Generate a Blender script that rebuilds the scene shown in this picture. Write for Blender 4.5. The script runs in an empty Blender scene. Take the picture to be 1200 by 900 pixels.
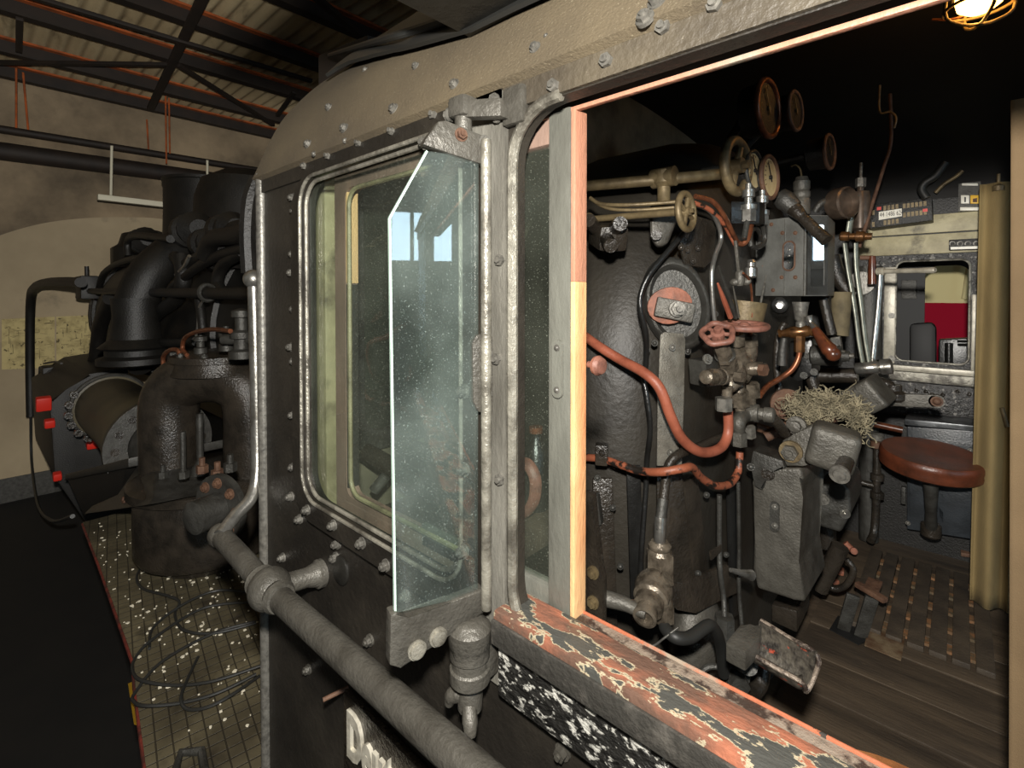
import bpy, bmesh, math, random
from mathutils import Vector, Matrix
random.seed(7)
SC = bpy.context.scene
COL = SC.collection
R = math.radians

# ------------------------------------------------------------------ camera
F, CX, CY = 580.0, 600.0, 356.1
YAW, PITCH = R(42.15), R(1.1)
_f0 = Vector((-math.sin(YAW), math.cos(YAW), 0)); _z = Vector((0, 0, 1))
RIGHT = Vector((math.cos(YAW), math.sin(YAW), 0))
FWD = (_f0 * math.cos(PITCH) - _z * math.sin(PITCH)).normalized()
UP = RIGHT.cross(FWD).normalized()

def ray(px, py): return FWD + RIGHT * ((px - CX) / F) + UP * ((CY - py) / F)
def at(px, py, X=None, Y=None, Z=None, t=None):
    """the point of the place seen at a photo pixel, on a given plane of the place"""
    d = ray(px, py)
    if X is not None: t = X / d.x
    elif Y is not None: t = Y / d.y
    elif Z is not None: t = Z / d.z
    return d * t
def ax(x, *pts): return [at(a, b, X=x) for a, b in pts]
def ay(y, *pts): return [at(a, b, Y=y) for a, b in pts]

cam = bpy.data.cameras.new('camera'); camo = bpy.data.objects.new('camera', cam); COL.objects.link(camo)
cam.sensor_width = 36; cam.lens = F / 1200 * 36; cam.shift_y = -(450 - CY) / 1200; cam.clip_start = .01; cam.clip_end = 200
camo.matrix_world = Matrix((RIGHT, UP, -FWD)).transposed().to_4x4()
SC.camera = camo
SC.view_settings.view_transform = 'Standard'; SC.view_settings.look = 'None'
SC.view_settings.gamma = 1; SC.view_settings.use_curve_mapping = False; SC.view_settings.exposure = .12

# --------------------------------------------------------------- materials
def srgb(r, g, b):
    f = lambda c: (c / 255 / 12.92) if c / 255 <= .04045 else ((c / 255 + .055) / 1.055) ** 2.4
    return (f(r), f(g), f(b), 1)
def M(name, c, c2=None, scale=8, thr=(.42, .62), rough=.5, rough2=None, metal=0, bump=0, bscale=120, c3=None, s3=60, t3=(.6, .7), c4=None, stretch=(1, 1, 1), spec=.5, coat=0):
    m = bpy.data.materials.new(name); m.use_nodes = True
    nt = m.node_tree; N, L = nt.nodes, nt.links
    b = N['Principled BSDF']
    b.inputs['Roughness'].default_value = rough; b.inputs['Metallic'].default_value = metal
    b.inputs['Specular IOR Level'].default_value = spec; b.inputs['Coat Weight'].default_value = coat
    b.inputs['Base Color'].default_value = c
    g = N.new('ShaderNodeNewGeometry'); mp = N.new('ShaderNodeMapping'); mp.inputs['Scale'].default_value = stretch
    L.new(g.outputs['Position'], mp.inputs['Vector'])
    def noise(s, det=6, ro=.6):
        n = N.new('ShaderNodeTexNoise'); n.inputs['Scale'].default_value = s; n.inputs['Detail'].default_value = det
        n.inputs['Roughness'].default_value = ro; L.new(mp.outputs[0], n.inputs['Vector']); return n
    def ramp(n, a, z):
        r = N.new('ShaderNodeMapRange'); r.inputs['From Min'].default_value = a; r.inputs['From Max'].default_value = z
        L.new(n.outputs['Fac'], r.inputs['Value']); return r
    cur = None
    if c2 is not None:
        r = ramp(noise(scale), *thr)
        x = N.new('ShaderNodeMix'); x.data_type = 'RGBA'; x.inputs['A'].default_value = c; x.inputs['B'].default_value = c2
        L.new(r.outputs[0], x.inputs['Factor']); cur = x.outputs['Result']
        if rough2 is not None:
            y = N.new('ShaderNodeMix'); y.inputs['A'].default_value = rough; y.inputs['B'].default_value = rough2
            L.new(r.outputs[0], y.inputs['Factor']); L.new(y.outputs['Result'], b.inputs['Roughness'])
    if c4 is not None:  # flaked rim round the patches of c3
        r = ramp(noise(s3, 8), t3[0] - .022, t3[1] - .026)
        x = N.new('ShaderNodeMix'); x.data_type = 'RGBA'; x.inputs['A'].default_value = c; x.inputs['B'].default_value = c4
        if cur: L.new(cur, x.inputs['A'])
        L.new(r.outputs[0], x.inputs['Factor']); cur = x.outputs['Result']
    if c3 is not None:
        r = ramp(noise(s3, 8), *t3)
        x = N.new('ShaderNodeMix'); x.data_type = 'RGBA'; x.inputs['A'].default_value = c; x.inputs['B'].default_value = c3
        if cur: L.new(cur, x.inputs['A'])
        L.new(r.outputs[0], x.inputs['Factor']); cur = x.outputs['Result']
    if cur: L.new(cur, b.inputs['Base Color'])
    if bump:
        n = noise(bscale, 4); k = N.new('ShaderNodeBump'); k.inputs['Strength'].default_value = bump; k.inputs['Distance'].default_value = .01
        L.new(n.outputs['Fac'], k.inputs['Height']); L.new(k.outputs['Normal'], b.inputs['Normal'])
    return m

def EM(name, c, s):
    m = bpy.data.materials.new(name); m.use_nodes = True; nt = m.node_tree; b = nt.nodes['Principled BSDF']
    b.inputs['Base Color'].default_value = (0, 0, 0, 1); b.inputs['Emission Color'].default_value = c; b.inputs['Emission Strength'].default_value = s
    return m

def GLASS(name, tint, dust, dustc, gloss=.12, dscale=9, fine=.05):
    """thin pane: mostly clear, a fixed share of mirror, a film of dust with its own shape"""
    m = bpy.data.materials.new(name); m.use_nodes = True; nt = m.node_tree; N, L = nt.nodes, nt.links
    for n in list(N): N.remove(n)
    out = N.new('ShaderNodeOutputMaterial'); tr = N.new('ShaderNodeBsdfTransparent'); tr.inputs[0].default_value = tint
    gl = N.new('ShaderNodeBsdfGlossy'); gl.inputs['Roughness'].default_value = .015
    fr = N.new('ShaderNodeFresnel'); fr.inputs['IOR'].default_value = 1.5
    mx = N.new('ShaderNodeMath'); mx.operation = 'MULTIPLY_ADD'; mx.inputs[1].default_value = .9; mx.inputs[2].default_value = gloss; mx.use_clamp = True
    bf = N.new('ShaderNodeNewGeometry'); iv = N.new('ShaderNodeMath'); iv.operation = 'SUBTRACT'; iv.inputs[0].default_value = 1; L.new(bf.outputs['Backfacing'], iv.inputs[1])
    fm = N.new('ShaderNodeMath'); fm.operation = 'MULTIPLY'; L.new(fr.outputs[0], fm.inputs[0]); L.new(iv.outputs[0], fm.inputs[1]); L.new(fm.outputs[0], mx.inputs[0])
    m1 = N.new('ShaderNodeMixShader'); L.new(mx.outputs[0], m1.inputs[0]); L.new(tr.outputs[0], m1.inputs[1]); L.new(gl.outputs[0], m1.inputs[2])
    df = N.new('ShaderNodeBsdfDiffuse'); df.inputs[0].default_value = dustc
    g = N.new('ShaderNodeNewGeometry')
    n1 = N.new('ShaderNodeTexNoise'); n1.inputs['Scale'].default_value = dscale; n1.inputs['Detail'].default_value = 8; L.new(g.outputs['Position'], n1.inputs['Vector'])
    n2 = N.new('ShaderNodeTexNoise'); n2.inputs['Scale'].default_value = 520; n2.inputs['Detail'].default_value = 2; L.new(g.outputs['Position'], n2.inputs['Vector'])
    r1 = N.new('ShaderNodeMapRange'); r1.inputs['From Min'].default_value = .35; r1.inputs['From Max'].default_value = .75; r1.inputs['To Min'].default_value = dust * .3; r1.inputs['To Max'].default_value = dust * 1.6
    L.new(n1.outputs['Fac'], r1.inputs['Value'])
    r2 = N.new('ShaderNodeMapRange'); r2.inputs['From Min'].default_value = .66; r2.inputs['From Max'].default_value = .72; r2.inputs['To Max'].default_value = fine * 8
    L.new(n2.outputs['Fac'], r2.inputs['Value'])
    ad = N.new('ShaderNodeMath'); ad.operation = 'ADD'; ad.use_clamp = True; L.new(r1.outputs[0], ad.inputs[0]); L.new(r2.outputs[0], ad.inputs[1])
    m2 = N.new('ShaderNodeMixShader'); L.new(ad.outputs[0], m2.inputs[0]); L.new(m1.outputs[0], m2.inputs[1]); L.new(df.outputs[0], m2.inputs[2])
    L.new(m2.outputs[0], out.inputs['Surface'])
    return m

def grid_bump(m, s, strength=.6, rot=0):
    """small square studs of checker plate"""
    nt = m.node_tree; N, L = nt.nodes, nt.links; b = N['Principled BSDF']
    g = N.new('ShaderNodeNewGeometry'); mp = N.new('ShaderNodeMapping'); mp.inputs['Rotation'].default_value = (0, 0, rot); L.new(g.outputs['Position'], mp.inputs['Vector'])
    br = N.new('ShaderNodeTexBrick'); br.offset = 0; br.inputs['Scale'].default_value = s; br.inputs['Mortar Size'].default_value = .06
    br.inputs['Brick Width'].default_value = 1; br.inputs['Row Height'].default_value = 1; br.inputs['Mortar Smooth'].default_value = .3
    L.new(mp.outputs[0], br.inputs['Vector'])
    k = N.new('ShaderNodeBump'); k.inputs['Strength'].default_value = strength; k.inputs['Distance'].default_value = .01; k.invert = True
    L.new(br.outputs['Fac'], k.inputs['Height']); L.new(k.outputs['Normal'], b.inputs['Normal'])
    # the grooves are tinted darker
    src = b.inputs['Base Color'].links[0].from_socket
    x = N.new('ShaderNodeMix'); x.data_type = 'RGBA'; x.inputs['B'].default_value = srgb(30, 26, 20)
    L.new(src, x.inputs['A']); mu = N.new('ShaderNodeMath'); mu.operation = 'MULTIPLY'; mu.inputs[1].default_value = .75
    L.new(br.outputs['Fac'], mu.inputs[0]); L.new(mu.outputs[0], x.inputs['Factor']); L.new(x.outputs['Result'], b.inputs['Base Color'])

K = {}
K['jamb'] = M('flash_lit_worn_jamb', srgb(140, 137, 128), srgb(92, 89, 82), 12, (.4, .7), .32, metal=.3, bump=.25, bscale=120, stretch=(1, 1, .3))  # pale base colour stands in for the flash highlight on the worn jamb
K['cab'] = M('weathered_black_cab_paint', srgb(34, 31, 27), srgb(54, 49, 41), 6, (.4, .75), .42, .6, bump=.22, bscale=90, c3=srgb(120, 116, 106), s3=340, t3=(.70, .78))
K['cabdark'] = M('black_wall_paint', srgb(32, 31, 28), srgb(50, 47, 41), 5, (.4, .8), .42, .6, bump=.18, bscale=70, c3=srgb(110, 106, 98), s3=320, t3=(.71, .78))
K['roof'] = M('dusty_roof_sheet', srgb(106, 94, 73), srgb(76, 67, 54), 4, (.35, .75), .8, bump=.25, bscale=260, c3=srgb(150, 140, 118), s3=420, t3=(.6, .75))
K['steel'] = M('grey_painted_steel', srgb(94, 91, 84), srgb(64, 61, 55), 16, (.35, .7), .42, bump=.3, bscale=140, metal=.25)
K['dsteel'] = M('dark_grey_steel', srgb(72, 71, 67), srgb(46, 44, 40), 22, (.35, .7), .42, bump=.3, bscale=150, metal=.3)
K['cast'] = M('oily_black_casting', srgb(54, 48, 41), srgb(30, 27, 23), 12, (.35, .7), .27, bump=.35, bscale=110)
K['black'] = M('soot_black', srgb(27, 25, 22), srgb(15, 14, 12), 9, (.4, .7), .5, bump=.3, bscale=100)
K['blackg'] = M('glossy_black_paint', srgb(30, 30, 29), srgb(18, 17, 16), 14, (.4, .7), .28, bump=.15, bscale=90)
K['boiler'] = M('oily_boiler_cladding', srgb(50, 46, 39), srgb(30, 27, 23), 5, (.35, .75), .5, bump=.22, bscale=60, c3=srgb(112, 104, 90), s3=240, t3=(.7, .78))
K['chrome'] = M('bare_worn_steel', srgb(176, 174, 168), srgb(120, 116, 108), 30, (.4, .7), .3, metal=.85, bump=.1)
K['bolt'] = M('grey_bolt_paint', srgb(120, 117, 110), srgb(80, 78, 73), 90, (.4, .7), .4, metal=.35, bump=.15)
K['rust'] = M('rusty_iron', srgb(102, 74, 56), srgb(74, 50, 36), 30, (.4, .65), .7, bump=.3, bscale=160)
K['brass'] = M('tarnished_brass', srgb(128, 112, 82), srgb(82, 70, 50), 30, (.35, .7), .5, metal=.35, bump=.15)
K['copper'] = M('copper_pipe', srgb(144, 88, 60), srgb(84, 53, 38), 40, (.4, .7), .35, metal=.6)
K['hose'] = M('orange_wrapped_hose', srgb(156, 88, 66), srgb(124, 66, 48), 24, (.4, .7), .45, bump=.12, bscale=300)
K['hosep'] = M('orange_hose_with_peeled_black_paint', srgb(142, 80, 56), srgb(30, 25, 21), 34, (.50, .58), .45, bump=.2, bscale=120)
K['pinkred'] = M('faded_red_handwheel_paint', srgb(134, 90, 76), srgb(96, 64, 54), 60, (.45, .7), .5, bump=.12)
K['sill'] = M('peeling_orange_sill_paint', srgb(168, 106, 82), srgb(104, 80, 68), 9, (.40, .58), .42, bump=.25, bscale=90, c3=srgb(74, 74, 70), c4=srgb(176, 164, 138), s3=17, t3=(.52, .53), stretch=(1, 2.2, 1))
K['sillside'] = M('dark_flaked_sill_face', srgb(58, 56, 52), srgb(92, 88, 82), 30, (.5, .7), .5, bump=.3)
K['flaky'] = M('flaked_black_and_white_board', srgb(36, 35, 33), srgb(180, 178, 170), 105, (.53, .58), .4, bump=.8, bscale=90, stretch=(.7, 1, 1.2))
K['orangeedge'] = M('orange_primer_edge', srgb(172, 102, 74), srgb(150, 136, 120), 22, (.5, .62), .55, bump=.2, c3=srgb(60, 56, 52), s3=60, t3=(.64, .66))
K['flakymetal'] = M('flaked_metal_rail', srgb(146, 132, 118), srgb(64, 54, 48), 40, (.47, .56), .45, bump=.4, bscale=110, metal=.2)
K['sash'] = M('grey_green_sash_paint', srgb(108, 108, 100), srgb(78, 77, 71), 10, (.4, .7), .38, bump=.2, bscale=100, c3=srgb(168, 100, 70), s3=9, t3=(.63, .66), stretch=(1, 1, .35))
K['woodedge'] = M('bare_pine_edge', srgb(226, 186, 134), srgb(206, 120, 76), 7, (.46, .66), .5, bump=.2, bscale=160, stretch=(1, 1, .3))
K['frame'] = M('worn_window_frame', srgb(150, 146, 134), srgb(86, 82, 74), 20, (.42, .62), .36, metal=.35, bump=.3, bscale=130)
K['frontwall'] = M('grimy_olive_front_wall', srgb(116, 110, 92), srgb(76, 72, 60), 8, (.4, .7), .6)
K['header'] = M('dusty_flash_lit_header_paint', srgb(88, 80, 66), srgb(60, 54, 46), 9, (.35, .7), .5, bump=.3, bscale=120, c3=srgb(130, 122, 104), s3=360, t3=(.66, .76))  # dusty wall paint, lightened in colour for the nearness of the flash
K['cream'] = M('grimy_cream_paint', srgb(178, 168, 132), srgb(126, 116, 86), 10, (.4, .75), .5, bump=.15, c3=srgb(60, 52, 38), s3=9, t3=(.54, .72))
K['pinkwood'] = M('faded_pink_brown_wood', srgb(148, 122, 108), srgb(110, 92, 82), 12, (.4, .7), .5, bump=.15, stretch=(1, 1, .3))
K['curtain'] = M('olive_tan_canvas', srgb(142, 123, 82), srgb(108, 92, 60), 5, (.35, .75), .9, bump=.25, bscale=300, stretch=(1, 1, .3))
K['tan'] = M('tan_canvas', srgb(122, 101, 73), srgb(106, 87, 62), 6, (.35, .75), .9, bump=.2, bscale=420)
K['leather'] = M('brown_stool_leather', srgb(104, 54, 34), srgb(64, 36, 24), 10, (.4, .7), .35, bump=.12, bscale=120)
K['floorwood'] = M('dirty_floor_boards', srgb(88, 75, 60), srgb(48, 41, 34), 7, (.35, .7), .6, bump=.3, bscale=70, c3=srgb(140, 124, 98), s3=30, t3=(.68, .8), stretch=(.25, 1.4, 1))
K['slat'] = M('dirty_slats', srgb(76, 66, 54), srgb(52, 45, 38), 9, (.35, .7), .6, bump=.3, bscale=80)
K['oilsteel'] = M('oily_bright_iron', srgb(122, 112, 98), srgb(66, 59, 50), 34, (.38, .66), .27, metal=.4, bump=.25, bscale=130)
K['plug'] = M('brown_red_plug', srgb(150, 92, 70), srgb(104, 66, 50), 40, (.4, .7), .6, bump=.2)
K['olive'] = M('dull_olive_cloth', srgb(108, 97, 72), srgb(76, 68, 50), 20, (.4, .7), .8, bump=.2)
K['peach'] = M('peach_primer_edge', srgb(178, 126, 102), srgb(150, 138, 122), 12, (.5, .7), .5, bump=.2, stretch=(1, 1, .4))
K['palebar'] = M('pale_aluminium_bar', srgb(178, 172, 156), srgb(134, 128, 114), 24, (.45, .7), .36, metal=.15, bump=.1)
K['wood'] = M('dark_turned_wood', srgb(98, 52, 32), srgb(58, 34, 24), 30, (.4, .7), .28)
K['waste'] = M('oily_cotton_waste', srgb(150, 140, 114), srgb(82, 76, 60), 40, (.4, .65), .9)
K['plaster'] = M('sooty_plaster', srgb(152, 134, 108), srgb(88, 77, 62), .9, (.35, .7), .9, bump=.2, bscale=14, c3=srgb(70, 62, 52), s3=1.4, t3=(.58, .8))
K['lime'] = M('smooth_beige_limewash', srgb(172, 156, 128), srgb(138, 124, 100), .7, (.35, .75), .9, c3=srgb(120, 110, 92), s3=2.5, t3=(.62, .8))
K['sheet'] = M('corrugated_roof_sheet', srgb(206, 188, 150), srgb(156, 136, 102), 1.6, (.35, .75), .8, c3=srgb(86, 70, 50), s3=3, t3=(.58, .75), stretch=(.3, 1, 1))
K['beam'] = M('sooty_beam', srgb(36, 26, 18), srgb(22, 16, 11), 5, (.4, .7), .7)
K['rustbeam'] = M('rust_orange_flange', srgb(170, 84, 34), srgb(104, 56, 26), 6, (.4, .7), .8)
K['ground'] = M('black_pit_floor', srgb(20, 18, 15), srgb(12, 11, 10), 3, (.4, .7), .8)
K['platform'] = M('dirty_checker_plate', srgb(104, 96, 74), srgb(56, 50, 38), 3, (.36, .68), .55, c3=srgb(40, 34, 26), s3=7, t3=(.55, .75))
grid_bump(K['platform'], 24, .6, R(9))
K['chip'] = M('pale_paint_flake', srgb(226, 218, 196), rough=.8)
K['paper'] = M('old_drawing_paper', srgb(188, 172, 122), srgb(140, 126, 86), 9, (.45, .75), .9, c3=srgb(90, 80, 56), s3=16, t3=(.6, .64))
K['ink'] = M('brown_ink', srgb(84, 76, 54), rough=.9)
K['letter'] = M('pale_cast_letters', srgb(206, 200, 184), srgb(150, 144, 130), 40, (.45, .7), .5, metal=.2)
K['red'] = M('signal_red_paint', srgb(206, 44, 30), rough=.45)
K['dred'] = M('dull_red_edge', srgb(118, 46, 36), srgb(70, 34, 28), 20, (.4, .6), .6)
K['yellow'] = M('yellow_sign_paint', srgb(226, 176, 36), rough=.5)
K['white'] = M('white_enamel', srgb(226, 222, 208), srgb(190, 182, 160), 40, (.5, .8), .4)
K['dial'] = M('cream_dial', srgb(196, 178, 136), srgb(168, 146, 104), 40, (.4, .8), .5)
K['lamptube'] = M('dusty_lamp_batten', srgb(206, 200, 178), rough=.6)
K['rubber'] = M('black_rubber', srgb(38, 38, 36), rough=.5)
K['maroon'] = M('maroon_coach_paint', srgb(142, 18, 40), rough=.9, spec=.1)
K['coachcream'] = M('cream_coach_paint', srgb(206, 194, 146), rough=.9, spec=.1)
K['greybox'] = M('light_grey_enamel_box', srgb(98, 98, 94), srgb(70, 69, 65), 14, (.4, .75), .4, bump=.2, bscale=180, c3=srgb(140, 88, 62), s3=26, t3=(.68, .72))
K['strip'] = M('brushed_pale_strip', srgb(128, 124, 114), srgb(96, 92, 84), 30, (.4, .7), .4, bump=.35, bscale=300, metal=.3)
K['rustyboard'] = M('black_board_with_flakes', srgb(40, 38, 36), srgb(130, 126, 120), 40, (.57, .62), .36, bump=.7, bscale=60)
K['panelblue'] = M('blue_black_panel', srgb(48, 52, 56), srgb(30, 32, 34), 9, (.4, .7), .32, bump=.15)
K['hcyl'] = M('dusty_brown_cylinder', srgb(92, 84, 62), srgb(56, 50, 38), 3, (.35, .7), .45, bump=.15)
K['clear'] = GLASS('clear_deflector_glass', (.90, .95, .94, 1), .05, srgb(200, 214, 208), .06, 9, .025)
K['dusty'] = GLASS('dusty_window_glass', (.88, .92, .90, 1), .03, srgb(190, 194, 176), .04, 6, .03)
K['mirrorg'] = GLASS('sight_glass', (.25, .3, .3, 1), .03, srgb(150, 160, 160), .55, 40, .03)
K['glassedge'] = M('pale_green_glass_edge', srgb(196, 222, 208), rough=.25)
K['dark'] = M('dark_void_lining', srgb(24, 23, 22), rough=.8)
K['ink2'] = M('black_marking', srgb(20, 20, 20), rough=.6)
K['sooty'] = M('sooty_ceiling', srgb(26, 24, 22), srgb(18, 17, 15), 5, (.4, .7), .75)

K['pedal'] = M('worn_pedal_metal', srgb(96, 90, 80), srgb(48, 44, 40), 60, (.4, .6), .5, bump=.3, c3=srgb(186, 78, 52), s3=34, t3=(.6, .64), metal=.3)
K['brassb'] = M('bright_old_brass', srgb(116, 80, 46), srgb(62, 42, 27), 60, (.4, .7), .3, metal=.6)
K['brownsteel'] = M('brown_stained_steel', srgb(96, 82, 70), srgb(52, 44, 38), 20, (.4, .7), .32, metal=.4)
K['lever'] = M('gunmetal_lever', srgb(128, 130, 118), srgb(84, 84, 74), 20, (.4, .7), .34, metal=.4)
K['chromedark'] = M('dull_dark_lid', srgb(96, 98, 100), srgb(44, 46, 48), 16, (.4, .65), .3, metal=.4)
K['rustwood'] = M('rusty_battens', srgb(130, 92, 60), srgb(84, 74, 56), 30, (.4, .6), .7)
K['rustpatch'] = M('rust_stained_patch', srgb(112, 96, 74), srgb(78, 56, 38), 14, (.4, .6), .6, bump=.2)
K['leather2'] = M('light_brown_leather', srgb(168, 110, 66), srgb(122, 78, 48), 26, (.4, .7), .5, bump=.15)
K['lampglow'] = EM('orange_lamp_glow', (1, .45, .08, 1), 14)

# -------------------------------------------------------------- mesh builder
def frame_of(d):
    d = d.normalized(); u = d.orthogonal().normalized(); return u, d.cross(u)
def spline(pts, n=6, closed=False):
    pts = [Vector(p) for p in pts]
    if len(pts) < 3: return pts
    out = []; m = len(pts)
    for i in range(m if closed else m - 1):
        if closed: p0, p1, p2, p3 = pts[i - 1], pts[i], pts[(i + 1) % m], pts[(i + 2) % m]
        else: p0, p1, p2, p3 = pts[max(i - 1, 0)], pts[i], pts[i + 1], pts[min(i + 2, m - 1)]
        for k in range(n):
            t = k / n
            out.append(.5 * ((2 * p1) + (p2 - p0) * t + (2 * p0 - 5 * p1 + 4 * p2 - p3) * t * t + (3 * p1 - p0 - 3 * p2 + p3) * t ** 3))
    if not closed: out.append(pts[-1])
    return out

class MB:
    def __init__(s): s.bm = bmesh.new()
    def ring(s, c, u, v, r, n, ph=0, ru=1, rv=1):
        return [s.bm.verts.new(c + u * (r * ru * math.cos(2 * math.pi * i / n + ph)) + v * (r * rv * math.sin(2 * math.pi * i / n + ph))) for i in range(n)]
    def bridge(s, a, b):
        n = len(a)
        for i in range(n): s.bm.faces.new((a[i], a[(i + 1) % n], b[(i + 1) % n], b[i]))
    def cyl(s, a, b, r, r2=None, n=20, ph=0):
        a, b = Vector(a), Vector(b); u, v = frame_of(b - a)
        A = s.ring(a, u, v, r, n, ph); B = s.ring(b, u, v, r if r2 is None else r2, n, ph); s.bridge(A, B)
        s.bm.faces.new(A[::-1]); s.bm.faces.new(B); return s
    def hexn(s, a, b, r): return s.cyl(a, b, r, n=6, ph=.3)
    def lathe(s, a, d, prof, n=24, cap=True):
        a, d = Vector(a), Vector(d).normalized(); u, v = frame_of(d); prev = None; first = None
        for r, h in prof:
            g = s.ring(a + d * h, u, v, max(r, 1e-4), n)
            if prev: s.bridge(prev, g)
            else: first = g
            prev = g
        if cap: s.bm.faces.new(first[::-1]); s.bm.faces.new(prev)
        return s
    def tube(s, pts, r, n=10, sub=6, closed=False, radii=None, flat=1):
        k = len(pts); P = spline(pts, sub, closed) if sub else [Vector(p) for p in pts]
        m = len(P); prev = None; u = None; first = None
        for i, p in enumerate(P):
            if closed: d = P[(i + 1) % m] - P[i - 1]
            else: d = P[min(i + 1, m - 1)] - P[max(i - 1, 0)]
            if d.length < 1e-9: continue
            d.normalize()
            if u is None: u = d.orthogonal().normalized()
            else:
                u = u - d * u.dot(d)
                u = u.normalized() if u.length > 1e-6 else d.orthogonal().normalized()
            v = d.cross(u); rr = r
            if radii:
                q = i / max(m - 1, 1) * (k - 1); j = min(int(q), k - 2); rr = radii[j] + (radii[j + 1] - radii[j]) * (q - j)
            g = s.ring(p, u, v, rr, n, 0, 1, flat)
            if prev: s.bridge(prev, g)
            else: first = g
            prev = g
        if closed: s.bridge(prev, first)
        else: s.bm.faces.new(first[::-1]); s.bm.faces.new(prev)
        return s
    def torus(s, c, nrm, R_, r, n=28, k=10, ru=1):
        u, v = frame_of(Vector(nrm)); c = Vector(c)
        return s.tube([c + u * (R_ * math.cos(2 * math.pi * i / n)) + v * (R_ * math.sin(2 * math.pi * i / n)) for i in range(n)], r, k, 0, True)
    def sphere(s, c, r, sc=(1, 1, 1), n=16):
        bmesh.ops.create_uvsphere(s.bm, u_segments=n, v_segments=n // 2 + 2, radius=r, matrix=Matrix.Translation(Vector(c)) @ Matrix.Diagonal((*sc, 1))); return s
    def box(s, c, size, rot=None, bev=0, seg=2, taper=None):
        t = bmesh.new(); bmesh.ops.create_cube(t, size=1)
        for v in t.verts:
            k = 1
            if taper and v.co.z > 0: k = taper
            v.co = Vector((v.co.x * size[0] * k, v.co.y * size[1] * k, v.co.z * size[2]))
        if bev: bmesh.ops.bevel(t, geom=t.edges[:], offset=bev, segments=seg, affect='EDGES', profile=.6)
        m = Matrix.Translation(Vector(c)) @ (rot.to_4x4() if rot else Matrix())
        s.merge(t, m); return s
    def span(s, a, b, bev=0):
        a, b = Vector(a), Vector(b)
        return s.box((a + b) / 2, [abs(b[i] - a[i]) for i in range(3)], None, bev)
    def bar(s, a, b, w, h, up=(0, 0, 1), bev=0):
        a, b = Vector(a), Vector(b); d = (b - a).normalized(); upv = Vector(up); sd = d.cross(upv)
        sd = sd.normalized() if sd.length > 1e-5 else d.orthogonal().normalized(); upv = sd.cross(d)
        return s.box((a + b) / 2, ((b - a).length, w, h), Matrix((d, sd, upv)).transposed(), bev)
    def prism(s, poly, vec, bev=0, seg=2):
        t = bmesh.new(); vec = Vector(vec); A = [t.verts.new(Vector(p)) for p in poly]; B = [t.verts.new(Vector(p) + vec) for p in poly]
        n = len(A); t.faces.new(A[::-1]); t.faces.new(B)
        for i in range(n): t.faces.new((A[i], A[(i + 1) % n], B[(i + 1) % n], B[i]))
        if bev: bmesh.ops.bevel(t, geom=t.edges[:], offset=bev, segments=seg, affect='EDGES', profile=.6)
        s.merge(t, Matrix()); return s
    def merge(s, t, m):
        bmesh.ops.recalc_face_normals(t, faces=t.faces[:])
        t.transform(m); me = bpy.data.meshes.new('tmp'); t.to_mesh(me); t.free(); s.bm.from_mesh(me); bpy.data.meshes.remove(me)
    def grid(s, f, nu, nv, thick=None):
        V = [[s.bm.verts.new(Vector(f(i / nu, j / nv))) for j in range(nv + 1)] for i in range(nu + 1)]
        for i in range(nu):
            for j in range(nv): s.bm.faces.new((V[i][j], V[i + 1][j], V[i + 1][j + 1], V[i][j + 1]))
        if thick:
            bmesh.ops.recalc_face_normals(s.bm, faces=s.bm.faces[:])
            bmesh.ops.solidify(s.bm, geom=s.bm.faces[:], thickness=thick)
        return s
    def build(s, name, mat, parent=None, smooth=40):
        bm = s.bm
        bmesh.ops.recalc_face_normals(bm, faces=bm.faces[:])
        me = bpy.data.meshes.new(name)
        if parent: org = Vector(parent['_o'])
        else:
            xs = [v.co for v in bm.verts]
            lo = [min(c[i] for c in xs) for i in range(3)]; hi = [max(c[i] for c in xs) for i in range(3)]
            org = Vector(((lo[0] + hi[0]) / 2, (lo[1] + hi[1]) / 2, lo[2]))
        for v in bm.verts: v.co -= org
        bm.to_mesh(me); bm.free()
        me.materials.append(K[mat] if isinstance(mat, str) else mat)
        for p in me.polygons: p.use_smooth = True
        me.set_sharp_from_angle(angle=R(smooth))
        o = bpy.data.objects.new(name, me); COL.objects.link(o); o['_o'] = tuple(org)
        if parent: o.parent = parent
        else: o.location = org
        return o

def tag(o, label, cat, group=None, kind=None):
    o['label'] = label; o['category'] = cat
    if group: o['group'] = group
    if kind: o['kind'] = kind
    return o
def thing(name, label, cat, base, group=None):
    o = bpy.data.objects.new(name, None); COL.objects.link(o); o.location = Vector(base); o['_o'] = tuple(base); o.empty_display_size = .05
    return tag(o, label, cat, group)
def struct(o, label=None, cat=None):
    o['kind'] = 'structure'
    if label: o['label'] = label; o['category'] = cat
    return o

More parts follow.
